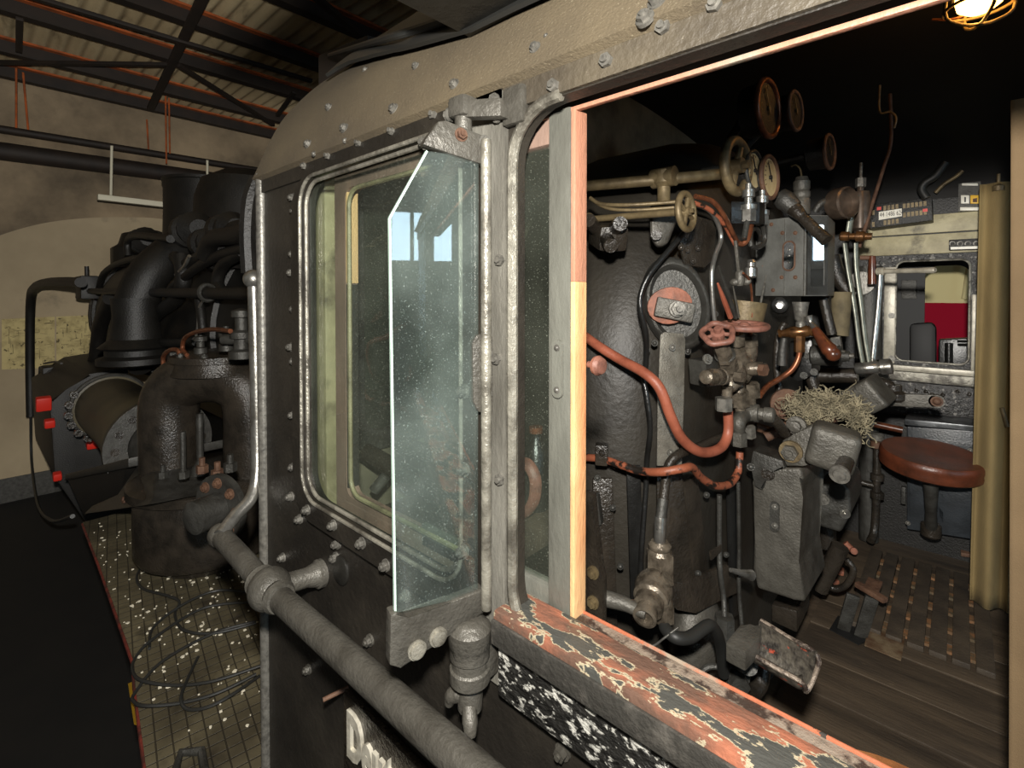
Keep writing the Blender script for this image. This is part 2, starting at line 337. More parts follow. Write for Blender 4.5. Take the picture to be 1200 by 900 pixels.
def rrect(x0, x1, z0, z1, r, n=6):
    P = []
    for cx, cz, a in ((x1 - r, z1 - r, 0), (x0 + r, z1 - r, 90), (x0 + r, z0 + r, 180), (x1 - r, z0 + r, 270)):
        for k in range(n + 1):
            q = R(a + 90 * k / n); P.append((cx + r * math.cos(q), cz + r * math.sin(q)))
    return P
def plate(outer, holes, depth, fn):
    """flat plate with holes: outline in (a, b), fn(a, b, h) -> point, h from 0 to depth"""
    cu = bpy.data.curves.new('tmp', 'CURVE'); cu.dimensions = '2D'; cu.fill_mode = 'BOTH'; cu.extrude = .5
    for pl in [outer] + holes:
        sp = cu.splines.new('POLY'); sp.points.add(len(pl) - 1); sp.use_cyclic_u = True
        for p, q in zip(sp.points, pl): p.co = (q[0], q[1], 0, 1)
    o = bpy.data.objects.new('tmp', cu); COL.objects.link(o)
    dg = bpy.context.evaluated_depsgraph_get(); me = bpy.data.meshes.new_from_object(o.evaluated_get(dg))
    mb = MB(); mb.bm.from_mesh(me)
    bpy.data.objects.remove(o); bpy.data.curves.remove(cu); bpy.data.meshes.remove(me)
    bmesh.ops.remove_doubles(mb.bm, verts=mb.bm.verts[:], dist=1e-6)
    for v in mb.bm.verts: v.co = Vector(fn(v.co.x, v.co.y, (v.co.z + .5) * depth))
    return mb
def text(s, size, depth, fn, bold=0, sx=1):
    cu = bpy.data.curves.new('tmp', 'FONT'); cu.body = s; cu.size = size; cu.extrude = .5; cu.offset = bold; cu.resolution_u = 3
    o = bpy.data.objects.new('tmp', cu); COL.objects.link(o)
    dg = bpy.context.evaluated_depsgraph_get(); me = bpy.data.meshes.new_from_object(o.evaluated_get(dg))
    mb = MB(); mb.bm.from_mesh(me); bpy.data.objects.remove(o); bpy.data.curves.remove(cu); bpy.data.meshes.remove(me)
    for v in mb.bm.verts: v.co = Vector(fn(v.co.x * sx, v.co.y, (v.co.z + .5) * depth))
    return mb
def bolt(p, n, r, parent, mat='bolt', h=None, hexa=True, name='bolt'):
    n = Vector(n).normalized(); h = h or r * .9; p = Vector(p); m = MB()
    m.cyl(p - n * .002, p + n * (h * .25), r * 1.35, n=14)
    if hexa:
        u, v = frame_of(n); m.cyl(p, p + n * h, r, n=6, ph=random.random())
        m.cyl(p + n * h * .9, p + n * (h * 1.35), r * .5, n=10)
    else: m.sphere(p, r, n=12)
    return m.build(name, mat, parent)

def handwheel(c, nrm, R_, r, parent, mat, spokes=4, hub=None, name='wheel'):
    nrm = Vector(nrm).normalized(); c = Vector(c); m = MB(); m.torus(c, nrm, R_, r); u, v = frame_of(nrm)
    for i in range(spokes):
        a = 2 * math.pi * i / spokes + .4; m.cyl(c, c + (u * math.cos(a) + v * math.sin(a)) * R_, r * .7, n=8)
    h = hub or R_ * .25
    m.cyl(c - nrm * r * 1.3, c + nrm * r * 1.3, h, n=14); m.hexn(c + nrm * r, c + nrm * r * 2.4, h * .55)
    return m.build(name, mat, parent)
# ============================================================ CAB SHELL (the room of the picture)
YW = .42                        # outer face of the cab side nearest the camera
XF, XR = -1.08, .95             # cab front and back
ZF, YFAR = -1.38, 3.45          # cab floor, inner face of the far side
half = [(.404, .240), (.414, .262), (.44, .325), (.486, .405), (.60, .525), (.796, .645), (.997, .735), (1.4, .84), (1.935, .88)]
prof = half + [(2.5, .86), (3.0, .80), (3.3, .70), (3.435, .59), (3.468, .50)]
PR = spline([(0, y, z) for y, z in prof], 4)
def roof_pt(q, off=0):
    s = q * (len(PR) - 1); i = min(int(s), len(PR) - 2); p = PR[i].lerp(PR[i + 1], s - i); d = (PR[i + 1] - PR[i]).normalized()
    return p + Vector((0, d.z, -d.y)) * off
def roof_hit(px, py):
    """point and outward normal of the roof where the ray meets it"""
    d = ray(px, py); best = None
    for i in range(len(PR) - 1):
        a, b = PR[i], PR[i + 1]; e = b - a
        det = d.y * (-e.z) + e.y * d.z
        if abs(det) < 1e-9: continue
        t = (a.y * (-e.z) + e.y * a.z) / det; k = (d.y * a.z - d.z * a.y) / det
        if -.01 <= k <= 1.01 and t > 0 and (best is None or t < best[0]): best = (t, Vector((0, -e.z, e.y)).normalized())
    return d * best[0], best[1]

wp = plate([(XF, -1.40), (XR, -1.40), (XR, .243), (XF, .243)],
           [rrect(-.892, -.449, -.375, .213, .055), rrect(-.378, .62, -.394, .207, .06)], .02, lambda a, b, h: (a, YW + h, b))
wall = struct(wp.build('wall_near', 'cab'), 'weathered black riveted cab side with two window openings', 'cab wall')
wpos = [(345, 232), (347.5, 248), (346, 298), (343.5, 319.5), (347, 362), (342.7, 406.5), (347, 423), (345, 486), (345, 547), (341.7, 581.6), (352, 608),
        (361, 597), (391.7, 615), (396, 637), (425, 636), (332, 653), (453, 662), (476, 698), (394, 653), (362, 784), (545, 458), (545, 550), (544, 645), (434, 750),
        (360, 195), (388, 183), (424, 168), (463, 154), (512, 135), (500, 168), (652, 102), (714, 73), (780, 34), (840, 8), (590, 305), (586, 420), (590, 560), (660, 880), (716, 888)]
FRB = [(361, 597), (391.7, 615), (425, 636), (453, 662), (545, 458), (545, 550), (544, 645), (500, 168)]
for p in wpos: bolt(at(*p, Y=YW - (.012 if p in FRB else .001)), (0, -1, 0), .0068, wall, 'bolt' if p[1] < 700 else 'steel', h=.009)
m = MB(); m.cyl((XF - .004, YW - .002, .25), (XF - .004, YW - .002, -1.4), .011); m.build('corner_bead', 'bolt', wall)
m = MB(); e = rrect(-.378, .62, -.394, .207, .06, 8)
m.tube([(a, YW - .002, b) for a, b in e if a < -.33], .0065, 8, 0) if 0 else m.tube([(-.31, YW - .002, .207)] + [(a, YW - .002, b) for a, b in e if a < -.30] + [(-.31, YW - .002, -.394)], .0065, 8, 0); m.build('opening_bead', 'frame', wall)
m = plate(rrect(-.444, -.386, -.46, .236, .012), [], .006, lambda a, b, h: (a, YW - h, b)); m.build('jamb_strip', 'jamb', wall)
m = plate([(XF, .210), (-.39, .210), (-.39, .243), (XF, .243)], [], .006, lambda a, b, h: (a, YW - h, b)); m.build('eaves_strip', 'cab', wall)
m = plate([(-.40, .2085), (XR, .2085), (XR, .2425), (-.40, .2425)], [], .005, lambda a, b, h: (a, YW - h, b)); m.build('flash_lit_header_strip', 'header', wall)  # added strip, its lighter colour stands for flash light on the wall
m = MB(); p = at(400, 668, Y=YW); m.lathe(p + Vector((0, .002, 0)), (0, -1, 0), [(.024, 0), (.024, .005), (.021, .007)], 28)
m.build('round_cover', 'cabdark', wall)

# roof of the cab
m = MB(); NR = 60
m.grid(lambda u, v: Vector((XF - .015 + (XR - XF + .015) * u, 0, 0)) + roof_pt(v), 8, NR, .012)
roof = struct(m.build('ceiling', 'roof'), 'dusty curved cab roof with rows of bolts', 'cab roof')
rb = [((245, 360), 9), ((175, 483), 10), ((297, 430), 11), ((462, 365), 12), ((535, 222), 9), ((665, 283), 12), ((935, 160), 13), ((365, 233), 7), ((193, 515), 6), ((297, 470), 6), ((460, 410), 6), ((948, 213), 7), ((970, 118), 5), ((610, 385), 11), ((655, 335), 8)]
for (a, b), r in rb:
    p, n = roof_hit(300 + a / 2.857, b / 2.857); bolt(p, n, r / 2.857 * p.dot(FWD) / F * 1.25, roof, 'bolt', hexa=r > 7)
for px, py in ((756, 22), (770, 2)):
    p, n = roof_hit(px, py); bolt(p, n, .0065, roof, 'bolt')
m = MB(); m.grid(lambda u, v: Vector((XF + .01 + (XR - XF) * u, 0, 0)) + roof_pt(.012 + .976 * v, .03), 2, NR, .006)
struct(m.build('ceiling', 'sooty'))
m = plate([(y, z) for _, y, z in [tuple(q) for q in [roof_pt(i / 60, .014) for i in range(61)]]] + [(YFAR, .5), (YFAR, -1.4), (YW + .021, -1.4), (YW + .021, .24)],
          [rrect(.62, .90, -.34, .32, .05)],
          .02, lambda a, b, h: (XF + h, a, b))
wf = struct(m.build('wall_front', 'frontwall'))
m = plate([(XF, -1.4), (XR, -1.4), (XR, .52), (XF, .52)], [rrect(-.365, .045, -.375, .20, .035)], .02, lambda a, b, h: (a, YFAR + .001 + h, b))
wfar = struct(m.build('wall_far', 'black'))
m = MB(); m.span((XF, YW + .0, ZF - .04), (XR, YFAR, ZF)); cabfloor = struct(m.build('floor', 'floorwood'))
tag(cabfloor, 'dirty dark plank floor of the cab', 'cab floor', kind='structure')
# plank joints: narrow raised strips
for i in range(9):
    y = .9 + i * .21
    m = MB(); m.span((-.45, y, ZF - .001), (XR, y + .2, ZF + .004 + .002 * (i % 2)), .002); m.build('plank', 'floorwood', cabfloor)
# lookout in the front wall
w = plate(rrect(.585, .935, -.375, .355, .07), [rrect(.63, .89, -.33, .31, .045)], .02, lambda a, b, h: (XF + .021 + h, a, b))
win = struct(w.build('window_3', 'dsteel'), 'lookout window in the cab front seen through the side window', 'window')
m = MB(); m.span((XF + .004, .625, -.335), (XF + .008, .895, .315)); m.build('pane', 'dusty', win)
# side window: frame, pane, inner sash
w = plate(rrect(-.925, -.418, -.408, .212, .07), [rrect(-.886, -.455, -.369, .207, .05)], .012, lambda a, b, h: (a, YW - h, b))
win = struct(w.build('window_1', 'cab'), 'fixed cab side window in a bolted frame with rounded corners', 'window')
m = MB(); m.tube([(a, YW - .012, b) for a, b in rrect(-.887, -.454, -.370, .2075, .05, 8)], .0032, 8, 0, True); m.build('rubber_bead', 'frame', win)
m = MB(); m.tube([(a, YW - .004, b) for a, b in rrect(-.879, -.462, -.362, .2, .045, 8)], .0035, 8, 0, True); m.build('rubber_bead', 'frame', win)
m = MB(); m.span((-.889, YW + .008, -.372), (-.452, YW + .011, .21)); m.build('pane', 'dusty', win)
def sash(name, x0, x1, z0, z1, y, w, d, mat, parent):
    m = plate([(x0, z0), (x1, z0), (x1, z1), (x0, z1)], [rrect(x0 + w, x1 - w, z0 + w, z1 - w, .02)], d, lambda a, b, h: (a, y + h, b)); return m.build(name, mat, parent)
sash('inner_sash', -.854, -.425, -.40, .225, .458, .036, .024, 'pinkwood', win)
m = MB(); m.span((-.8178, .459, .02), (-.8125, .481, .185), .001); m.build('bare_wood_edge', 'woodedge', win)
m = MB(); m.span((-.8178, .459, -.35), (-.8135, .481, .018), .001); m.build('grey_edge', 'dsteel', win)
m = MB(); m.tube([(a, .456, b) for a, b in rrect(-.80, -.455, -.355, .185, .03, 6)], .004, 6, 0, True); m.build('glazing_bead', 'cream', win)
m = MB(); m.span((-1.03, .49, -.5), (-.955, .53, .30), .006); struct(m.build('trim_3', 'cream'))
m = MB(); m.span((-.948, .52, -.3), (-.938, .54, .22), .003); struct(m.build('trim_4', 'brass'))

# sill, rail and rough board under the opening
m = MB(); sx0 = at(577, 720, Y=.397).x
m.prism([(sx0, .397, -.358), (sx0, .452, -.360), (sx0, .452, -.394), (sx0, .397, -.393)], (XR - sx0, 0, 0), .005)
sl = struct(m.build('trim_1', 'sill'), 'window sill with peeling orange paint along the open cab window', 'window sill')
m = MB(); m.span((sx0 + .002, .392, -.394), (XR, .3965, -.366), .002); m.build('front_face', 'sillside', sl)
m = MB(); m.span((-.385, .4525, -.394), (XR, .472, -.3665), .002); m.build('sliding_rail', 'flakymetal', sl)
m = MB(); m.span((-.385, .472, -.394), (XR, .4745, -.3645), .001); m.build('orange_lip', 'orangeedge', sl)
m = MB(); m.span((sx0 + .002, .403, -.46), (XR, .4195, -.3945), .004); struct(m.build('trim_2', 'flaky'), 'rough flaking black board under the orange sill', 'board')
m = MB(); m.span((-.40, .455, .2035), (XR, .462, .2082), .001); struct(m.build('trim_5', 'peach'), 'flaking pink runner under the top edge of the open window', 'runner')
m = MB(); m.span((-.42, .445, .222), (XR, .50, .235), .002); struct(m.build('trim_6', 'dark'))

# sliding window half opened
sw = thing('sliding_window', 'narrow sliding window pushed open with bare wood edge, standing on the orange sill', 'window', (-.37, .47, -.35))
z0, z1 = at(660, 722, Y=.47).z, at(660, 127, Y=.455).z
m = MB(); m.span((-.354, .4535, z0), (-.323, .4785, z1), .003); m.build('stile', 'sash', sw)
zm = at(680, 330, Y=.46).z
m = MB(); m.span((-.323, .4545, z0), (-.317, .4775, zm), .001); m.build('bare_wood_edge', 'woodedge', sw)
m = MB(); m.span((-.323, .4545, zm), (-.317, .4775, z1 - .004), .001); m.build('painted_edge', 'peach', sw)
m = MB(); m.span((-.60, .458, z1 - .035), (-.3545, .476, z1 - .005), .003); m.build('top_rail', 'pinkwood', sw)
m = MB(); m.span((-.60, .458, z0), (-.3545, .476, z0 + .035), .003); m.build('bottom_rail', 'sash', sw)
m = MB(); m.span((-.60, .465, z0 + .03), (-.35, .469, z1 - .03)); m.build('pane', 'dusty', sw)
p = at(655, 432, Y=.4535)
m = plate(rrect(p.x - .007, p.x + .007, p.z - .033, p.z + .033, .006), [], .004, lambda a, b, h: (a, .4535 - h, b)); q = m.build('catch_plate', 'sash', sw)
for d in (-.024, .024): bolt((p.x, .4495, p.z + d), (0, -1, 0), .003, q, 'bolt', hexa=False, name='screw')
p = at(690, 427, X=-.316)
m = MB(); m.lathe(p, (1, -.1, 0), [(.004, 0), (.004, .008), (.0105, .010), (.0115, .014), (.009, .019), (.002, .021)]); m.build('knob', 'pinkred', sw)

# hinged wind deflector
PN, PC = Vector((.958, -.287, 0)), -.5124
def ap(px, py): d = ray(px, py); return d * (PC / PN.dot(d))
wd = thing('wind_deflector', 'hinged clear glass wind deflector with cut corner, standing out beside the cab window', 'wind deflector', (-.414, .385, -.45))
gp = [ap(*q) for q in ((499, 178), (455.5, 256), (462, 716), (558, 694), (559, 186))]
m = MB(); m.prism(gp, PN * .004); g = m.build('glass_pane', 'clear', wd)
m = MB()
for a, b in ((0, 1), (1, 2)): m.bar(gp[a] + PN * .002, gp[b] + PN * .002, .0042, .0022, up=PN.cross(gp[b] - gp[a]))
m.build('ground_edge', 'glassedge', g)
m = MB(); m.prism([ap(*q) + PN * .007 for q in ((493, 171), (497, 164), (511, 144), (520, 143), (572, 164), (571, 197))], -PN * .014, .002)
ub = m.build('upper_bracket', 'steel', wd)
for q in ((537, 160), (565, 168)): bolt(ap(*q) + PN * .007, PN, .0058, ub, 'bolt' if q[0] > 540 else 'rust')
m = MB(); m.prism([ap(*q) + PN * .008 for q in ((455, 716), (462, 713), (475, 722), (525, 702), (564, 686), (564, 714), (526, 738), (467, 778), (454, 774))], -PN * .016, .002)
lb = m.build('lower_bracket', 'steel', wd)
for q in ((485.4, 756), (510, 741)):
    p = ap(*q) + PN * .008; m = MB(); m.lathe(p, PN, [(.0105, 0), (.0105, .002), (.008, .002), (.008, .005), (.002, .0055)]); m.build('bolt', 'frame', lb)
c = Vector((-.414, .385, 0)); zl = lambda y: at(550, y, Y=.385).z
m = MB(); m.lathe(c + Vector((0, 0, zl(798))), (0, 0, 1), [(.019, 0), (.0235, .004), (.0235, .018), (.021, .020), (.021, .030), (.0235, .032), (.0235, .046), (.025, .048), (.025, .064), (.018, .071), (.012, .074)])
m.box(c + Vector((-.004, .018, zl(770))), (.046, .036, .05), None, .006); m.build('lower_hinge', 'steel', wd)
m = MB(); zb = zl(800)
m.lathe(c + Vector((0, 0, zb - .034)), (0, 0, 1), [(.006, 0), (.014, .006), (.015, .022), (.012, .034)], 16)
m.tube([c + Vector((-.004, -.006, zb - .012)), c + Vector((-.017, -.012, zb - .016)), c + Vector((-.021, -.014, zb - .028))], .007, 10, 4, radii=[.008, .009, .005])
m.tube([c + Vector((.002, -.004, zb - .016)), c + Vector((.013, -.012, zb - .03)), c + Vector((.017, -.015, zb - .042))], .007, 10, 4, radii=[.008, .009, .006]); m.build('wing_nut', 'steel', wd)
zu = lambda y: at(543, y, Y=.385).z
m = MB(); cu_ = Vector((at(543, 140, Y=.385).x, .385, 0))
m.box(cu_ + Vector((0, 0, zu(127))), (.028, .026, .024), None, .006); m.cyl(cu_ + Vector((0, 0, zu(158))), cu_ + Vector((0, 0, zu(134))), .010)
m.prism([(cu_.x - .012, .39, zu(118)), (cu_.x + .05, .412, zu(124)), (cu_.x + .05, .412, zu(146)), (cu_.x - .01, .39, zu(139))], (0, -.018, 0), .004)
m.box((cu_.x + .054, .4135, zu(130)), (.03, .012, .042), None, .004); uh = m.build('upper_hinge', 'steel', wd)
for q in ((579, 116), (582, 137)): bolt(at(*q, Y=.407), (0, -1, 0), .005, uh)
bolt(cu_ + Vector((-.017, -.006, zu(132))), (-1, -.4, 0), .006, uh)
m = MB()
m.prism([ap(*q) + PN * .006 for q in ((551, 402), (556, 392), (570, 389), (577, 396), (577, 478), (572, 484), (558, 482), (552, 470))], -PN * .012, .003); cp = m.build('middle_clip', 'steel', wd)
for q in ((568, 414), (568, 461)): bolt(ap(*q) + PN * .006, PN, .0048, cp)
m = MB(); m.cyl((c.x + .012, .4, zl(715)), (c.x + .012, .4, zu(165)), .006); m.build('hinge_rod', 'frame', wd)

# handrail
hr = thing('handrail', 'long grey tubular handrail crossing the black cab side with a ball joint', 'handrail', (-.8, .33, -.47))
P0, PK, PE = at(258, 627, Y=.33), at(316, 690, Y=.33), at(585, 930, Y=.33)
PE = PE + (PE - PK).normalized() * .5
m = MB(); m.tube([P0, P0.lerp(PK, .5), PK, PK.lerp(PE, .2), PK.lerp(PE, .6), PE], .0185, 20, 3); m.build('long_tube', 'steel', hr)
m = MB(); m.sphere(PK, .034, n=24); m.lathe(PK, PE - PK, [(.022, -.045), (.026, -.036), (.022, -.03), (.022, .03), (.026, .036), (.022, .045)]); m.build('ball_joint', 'steel', hr)
fl = at(378, 671, Y=YW)
m = MB(); d = fl - PK; L_ = d.length; m.lathe(PK, d, [(.017, .02), (.016, L_ - .03), (.021, L_ - .012), (.024, L_ - .010), (.024, L_)]); m.build('wall_stay', 'steel', hr)
m = MB(); m.tube([at(297, 326, t=1.08), at(299, 400, t=1.08), at(301, 500, t=1.075), at(301, 556, t=1.06), at(294, 584, t=1.035), at(276, 604, t=1.0), at(258, 627, t=.955)], .0125, 16, 8); m.build('upright_tube', 'chrome', hr)
m = MB(); m.sphere(at(297, 327, t=1.08), .021, n=20); m.build('ball_end', 'chrome', hr)
m = MB(); m.sphere(P0, .0225, n=20); m.build('elbow', 'steel', hr)

# name plate
pl = thing('name_plate', 'black cast name plate with pale raised letters below the handrail', 'name plate', (-.72, .41, -.7))
A = at(403, 806, Y=.41)
m = MB(); m.span((A.x, .408, A.z - .17), (A.x + .80, .418, A.z), .003); m.build('plate', 'cast', pl)
m = text('Deutsche Reichsbahn', .098, .006, lambda a, b, h: (A.x + .02 + a, .408 - h, A.z - .09 + b), .004, .62); m.build('lettering', 'letter', pl)
p = at(403, 812, Y=.408); m = MB(); m.cyl(p + Vector((0, .008, .004)), p + Vector((-.012, -.03, .0)), .0035); m.build('rusty_pin', 'rust', pl)

# rain shield above the opening, black sheet on the roof, dark box in front of it
m = MB(); c0 = at(558, 48, Y=.455)
m.prism([(c0.x, .452, c0.z), (c0.x, .12, c0.z - .004), (XR, .12, c0.z - .004), (XR, .452, c0.z)], (0, 0, .006), .0015)
tag(m.build('rain_shield', 'cabdark'), 'dark flat rain shield jutting out from the cab roof above the window', 'rain shield')
bl = [roof_hit(*q)[0] for q in ((388, 97), (402, 88), (415, 82), (454, 72), (496, 63), (560, 47), (610, 24), (660, 2), (720, -40))]
def q_of(p):
    return min(range(len(PR) * 8), key=lambda k: (roof_pt(k / (len(PR) * 8 - 1)) - Vector((0, p.y, p.z))).length) / (len(PR) * 8 - 1)
bq = [(p.x, q_of(p)) for p in bl]
def bfun(u, v):
    s_ = u * (len(bq) - 1); i = min(int(s_), len(bq) - 2); x = bq[i][0] + (bq[i + 1][0] - bq[i][0]) * (s_ - i); q = bq[i][1] + (bq[i + 1][1] - bq[i][1]) * (s_ - i)
    return Vector((x, 0, 0)) + roof_pt(q + (.5 - q) * v, -.018)
m = MB(); m.grid(bfun, 40, 24, .006)
tag(m.build('tar_sheet', 'rubber'), 'black sheet lying over the crown of the cab roof', 'sheet')
m = MB(); a = at(372, 84, X=-1.42); b = at(500, 45, X=-1.42)
m.prism([a + Vector((0, 0, .05)), a + Vector((0, 0, -.055)), a + Vector((.22, .02, -.10)), a + Vector((.24, .02, .035))], (0, 1.1, .12), .01)
tag(m.build('roof_duct', 'beam'), 'soot black box duct lying over the front edge of the cab roof', 'duct')
m = MB(); m.tube([at(386, 65, t=1.36)] + [p + Vector((0, -.012, .03)) for p in bl[3:6]], .006, 8)
tag(m.build('roof_cable', 'rubber'), 'black cable drooping along the edge of the black roof sheet', 'cable')
# ============================================================ SHED AND THE FRONT OF THE ENGINE
GZ = -3.0; XS = -10.2
m = MB(); m.span((XS, -5, GZ - .1), (9, 9, GZ)); struct(m.build('floor', 'ground'))
m = MB(); m.span((XS - .2, -5, GZ), (XS, 9, 3.6)); struct(m.build('wall_back', 'plaster'), 'sooty plaster end wall of the shed', 'shed wall')
# arched limewashed field on the wall
pts = [at(-60, 300, X=XS), at(0, 276, X=XS), at(50, 262, X=XS), at(100, 256, X=XS), at(150, 255, X=XS), at(195, 258, X=XS), at(260, 275, X=XS), at(320, 320, X=XS)]
top = spline(pts, 5); poly = [Vector((p.x, p.y, p.z)) for p in top] + [Vector((XS, top[-1].y, GZ + .35)), Vector((XS, top[0].y, GZ + .35))]
m = MB(); m.prism(poly, (.04, 0, 0)); struct(m.build('trim_7', 'lime'), 'pale limewashed arch field on the shed wall', 'wall panel')
m = MB(); m.span((XS, -5, GZ), (XS + .06, 9, GZ + .35)); struct(m.build('baseboard_back', 'dsteel'))
# roof of the shed
m = MB(); m.grid(lambda u, v: (XS + 8.4 * u, -5 + 14 * v, 3.28 + .028 * math.sin(v * 14 / .17 * 2 * math.pi) + .02 * u), 6, 660)
struct(m.build('ceiling', 'sheet', smooth=180), 'corrugated roof sheets of the shed over dark purlins', 'shed roof')
for x in (-10.05, -9.05, -7.75, -6.55, -5.35, -4.1, -2.9):
    t = thing('roof_purlin', {-10.05: 'dark roof purlin running along the top of the shed wall', -9.05: 'second dark purlin out from the shed wall'}.get(x, 'dark purlin under the corrugated roof, away from the shed wall'), 'beam', (x, 2, 3.0), 'purlins under the shed roof')
    m = MB(); m.span((x - .02, -5, 3.08), (x + .02, 9, 3.24)); m.span((x - .06, -5, 3.06), (x + .07, 9, 3.085)); m.build('web', 'beam', t)
    m = MB(); m.span((x - .06, -5, 3.225), (x + .10, 9, 3.25)); m.build('upper_flange', 'rustbeam', t)
LB = {0: 'rafter crossing under the purlins through the bracing node', 1: 'long roof brace running back from the bracing node', 2: 'thin roof brace running left along the purlins', 3: 'short roof brace falling towards the cab roof', 4: 'roof brace above the cab roof edge', 5: 'short strut between two purlins at the photo edge', 6: 'short strut close above the cab roof'}
nd = at(208, 76, Z=2.97)
for i, (a, b, w) in enumerate([(at(243, -14, Z=2.96), at(176, 128, Z=2.97), .09), (at(30, -6, Z=2.93), at(365, 95, Z=2.93), .07), (at(-20, 73, Z=2.98), nd, .07), (nd, at(320, 146, Z=2.98), .07), (at(365, -8, Z=2.95), at(420, 40, Z=2.95), .08), (at(23, 22, Z=2.97), at(22, 60, Z=2.97), .06), (at(345, 108, Z=2.97), at(325, 135, Z=2.97), .06)]):
    m = MB(); m.bar(a, b, w, w * .6, bev=.004); tag(m.build('roof_brace', 'beam'), LB[i], 'brace', 'bracing under the shed roof')
# pipes on the wall
m = MB(); m.tube([at(-40, 172, X=XS + .12), at(0, 177, X=XS + .12), at(300, 217, X=XS + .12), at(340, 222, X=XS + .12)], .13, 14, 2); tag(m.build('wall_pipe', 'beam'), 'thick soot black pipe along the shed wall', 'pipe', 'pipes on the shed wall')
m = MB(); m.tube([at(-40, 145, X=XS + .7), at(0, 151, X=XS + .7), at(300, 199, X=XS + .7), at(340, 205, X=XS + .7)], .05, 10, 2); tag(m.build('wall_pipe', 'beam'), 'thin dark pipe above the thick pipe on the shed wall', 'pipe', 'pipes on the shed wall')
for i, (a, b) in enumerate([((19, 80), (19, 150)), ((27, 85), (33, 152)), ((172, 140), (174, 175)), ((194, 112), (195, 192)), ((198, 115), (199, 180))]):
    m = MB(); m.cyl(at(*a, X=XS + .8), at(*b, X=XS + .8), .012, n=8); tag(m.build('hanger_rod', 'rustbeam'), 'thin rusty hanger rod between shed roof and wall pipe', 'rod', 'hanger rods')
hl = thing('strip_light', 'unlit strip light hanging on two thin rods before the shed wall', 'lamp', at(160, 234, X=-8.6))
m = MB(); a, b = at(114, 231, X=-8.6), at(330, 256, X=-8.6); m.bar(a, b, .10, .075, bev=.01); m.build('batten', 'lamptube', hl)
for a, b in (((131, 171), (130, 229)), ((243, 188), (243, 242))):
    m = MB(); m.cyl(at(*a, X=-8.6), at(*b, X=-8.6), .016, n=8); m.build('rod', 'lamptube', hl)
# drawings pinned on the wall
def poster(pts, label):
    t = thing('wall_drawing', label, 'poster', at(*pts[3], X=XS + .045), 'yellowed drawings on the shed wall')
    P = [at(*q, X=XS + .045) for q in pts]; m = MB(); m.prism(P, (.012, 0, 0)); m.build('sheet', 'paper', t)
    m = MB(); rnd = random.Random(pts[0][0] + 500)
    f = lambda u, v: P[0].lerp(P[1], u).lerp(P[3].lerp(P[2], u), v) + Vector((.014, 0, 0))
    for k in range(42):
        u, v = rnd.uniform(.06, .9), rnd.uniform(.1, .88)
        if k % 3: m.bar(f(u, v), f(min(u + rnd.uniform(.04, .2), .95), v + rnd.uniform(-.02, .02)), .012, .004)
        else: m.bar(f(u, v), f(u + .005, min(v + rnd.uniform(.05, .2), .94)), .012, .004)
    m.build('ink_lines', 'ink', t)
poster(((2, 374), (64, 371), (64, 431), (2, 433)), 'yellowed technical drawing sheet at the left edge of the shed wall')
poster(((66, 371), (118, 369), (118, 428), (66, 431)), 'yellowed drawing sheet half hidden behind the black smokebox')

# the engine ahead of the cab
en = thing('locomotive_front', 'dark front of the steam locomotive with smokebox, chimney and handrails ahead of the cab', 'locomotive', (-4, 1.935, -1.1))
m = MB(); m.lathe((-8.3, 1.935, -.27), (1, 0, 0), [(.5, -.12), (.74, -.06), (.84, 0), (.86, .03), (.86, .12), (.83, .13), (.83, 2.3), (.87, 2.31), (.87, 2.4), (.83, 2.41), (.84, 4.6), (.87, 4.61), (.87, 4.68), (.84, 4.69), (.84, 6.9)], 48); m.build('barrel', 'black', en)
m = MB(); m.torus((-8.28, 1.935, -.27), (1, 0, 0), .85, .035, 40, 8); m.build('smokebox_ring', 'cast', en)
c = at(246, 262, Y=1.935); m = MB(); m.lathe((c.x, 1.935, .4), (0, 0, 1), [(.5, 0), (.46, .2), (.45, .55), (.45, .86), (.465, .87), (.465, .90), (.40, .9)], 32); m.build('chimney', 'black', en)
m = MB(); c2 = at(290, 262, Y=1.935); m.lathe((c2.x, 1.935, .35), (0, 0, 1), [(.55, 0), (.48, .2), (.46, .6), (.40, .78), (.22, .88), (.02, .9)], 32); m.build('dome', 'black', en)
m = MB(); c3 = at(175, 290, Y=1.7); m.lathe((c3.x, 1.7, .35), (0, 0, 1), [(.42, 0), (.42, .26), (.34, .32), (.30, .46), (.12, .52)], 12); m.build('sand_dome', 'black', en)
rnd = random.Random(3)
for i, (pp, r) in enumerate([([(150, 300), (150, 282), (162, 276), (200, 280)], .03), ([(212, 300), (215, 330), (205, 352), (180, 372), (170, 400)], .05), ([(232, 345), (236, 370), (238, 390)], .025), ([(262, 345), (255, 330), (262, 310), (285, 295)], .035), ([(175, 350), (165, 370), (160, 410), (165, 430)], .09), ([(130, 350), (118, 380), (112, 420), (105, 440)], .07), ([(140, 352), (134, 390), (136, 430)], .04), ([(195, 345), (225, 318), (255, 300), (290, 290)], .03), ([(240, 300), (250, 280), (280, 275), (296, 268)], .05), ([(205, 300), (215, 310), (245, 296)], .04), ([(115, 345), (122, 320), (150, 305), (190, 300)], .03), ([(172, 400), (200, 402), (230, 400)], .03)]):
    yy = 1.02 - .02 * (i % 3); m = MB(); m.tube([at(*q, Y=yy) for q in pp], r, 10, 5); m.build('boiler_pipe', 'black', en)
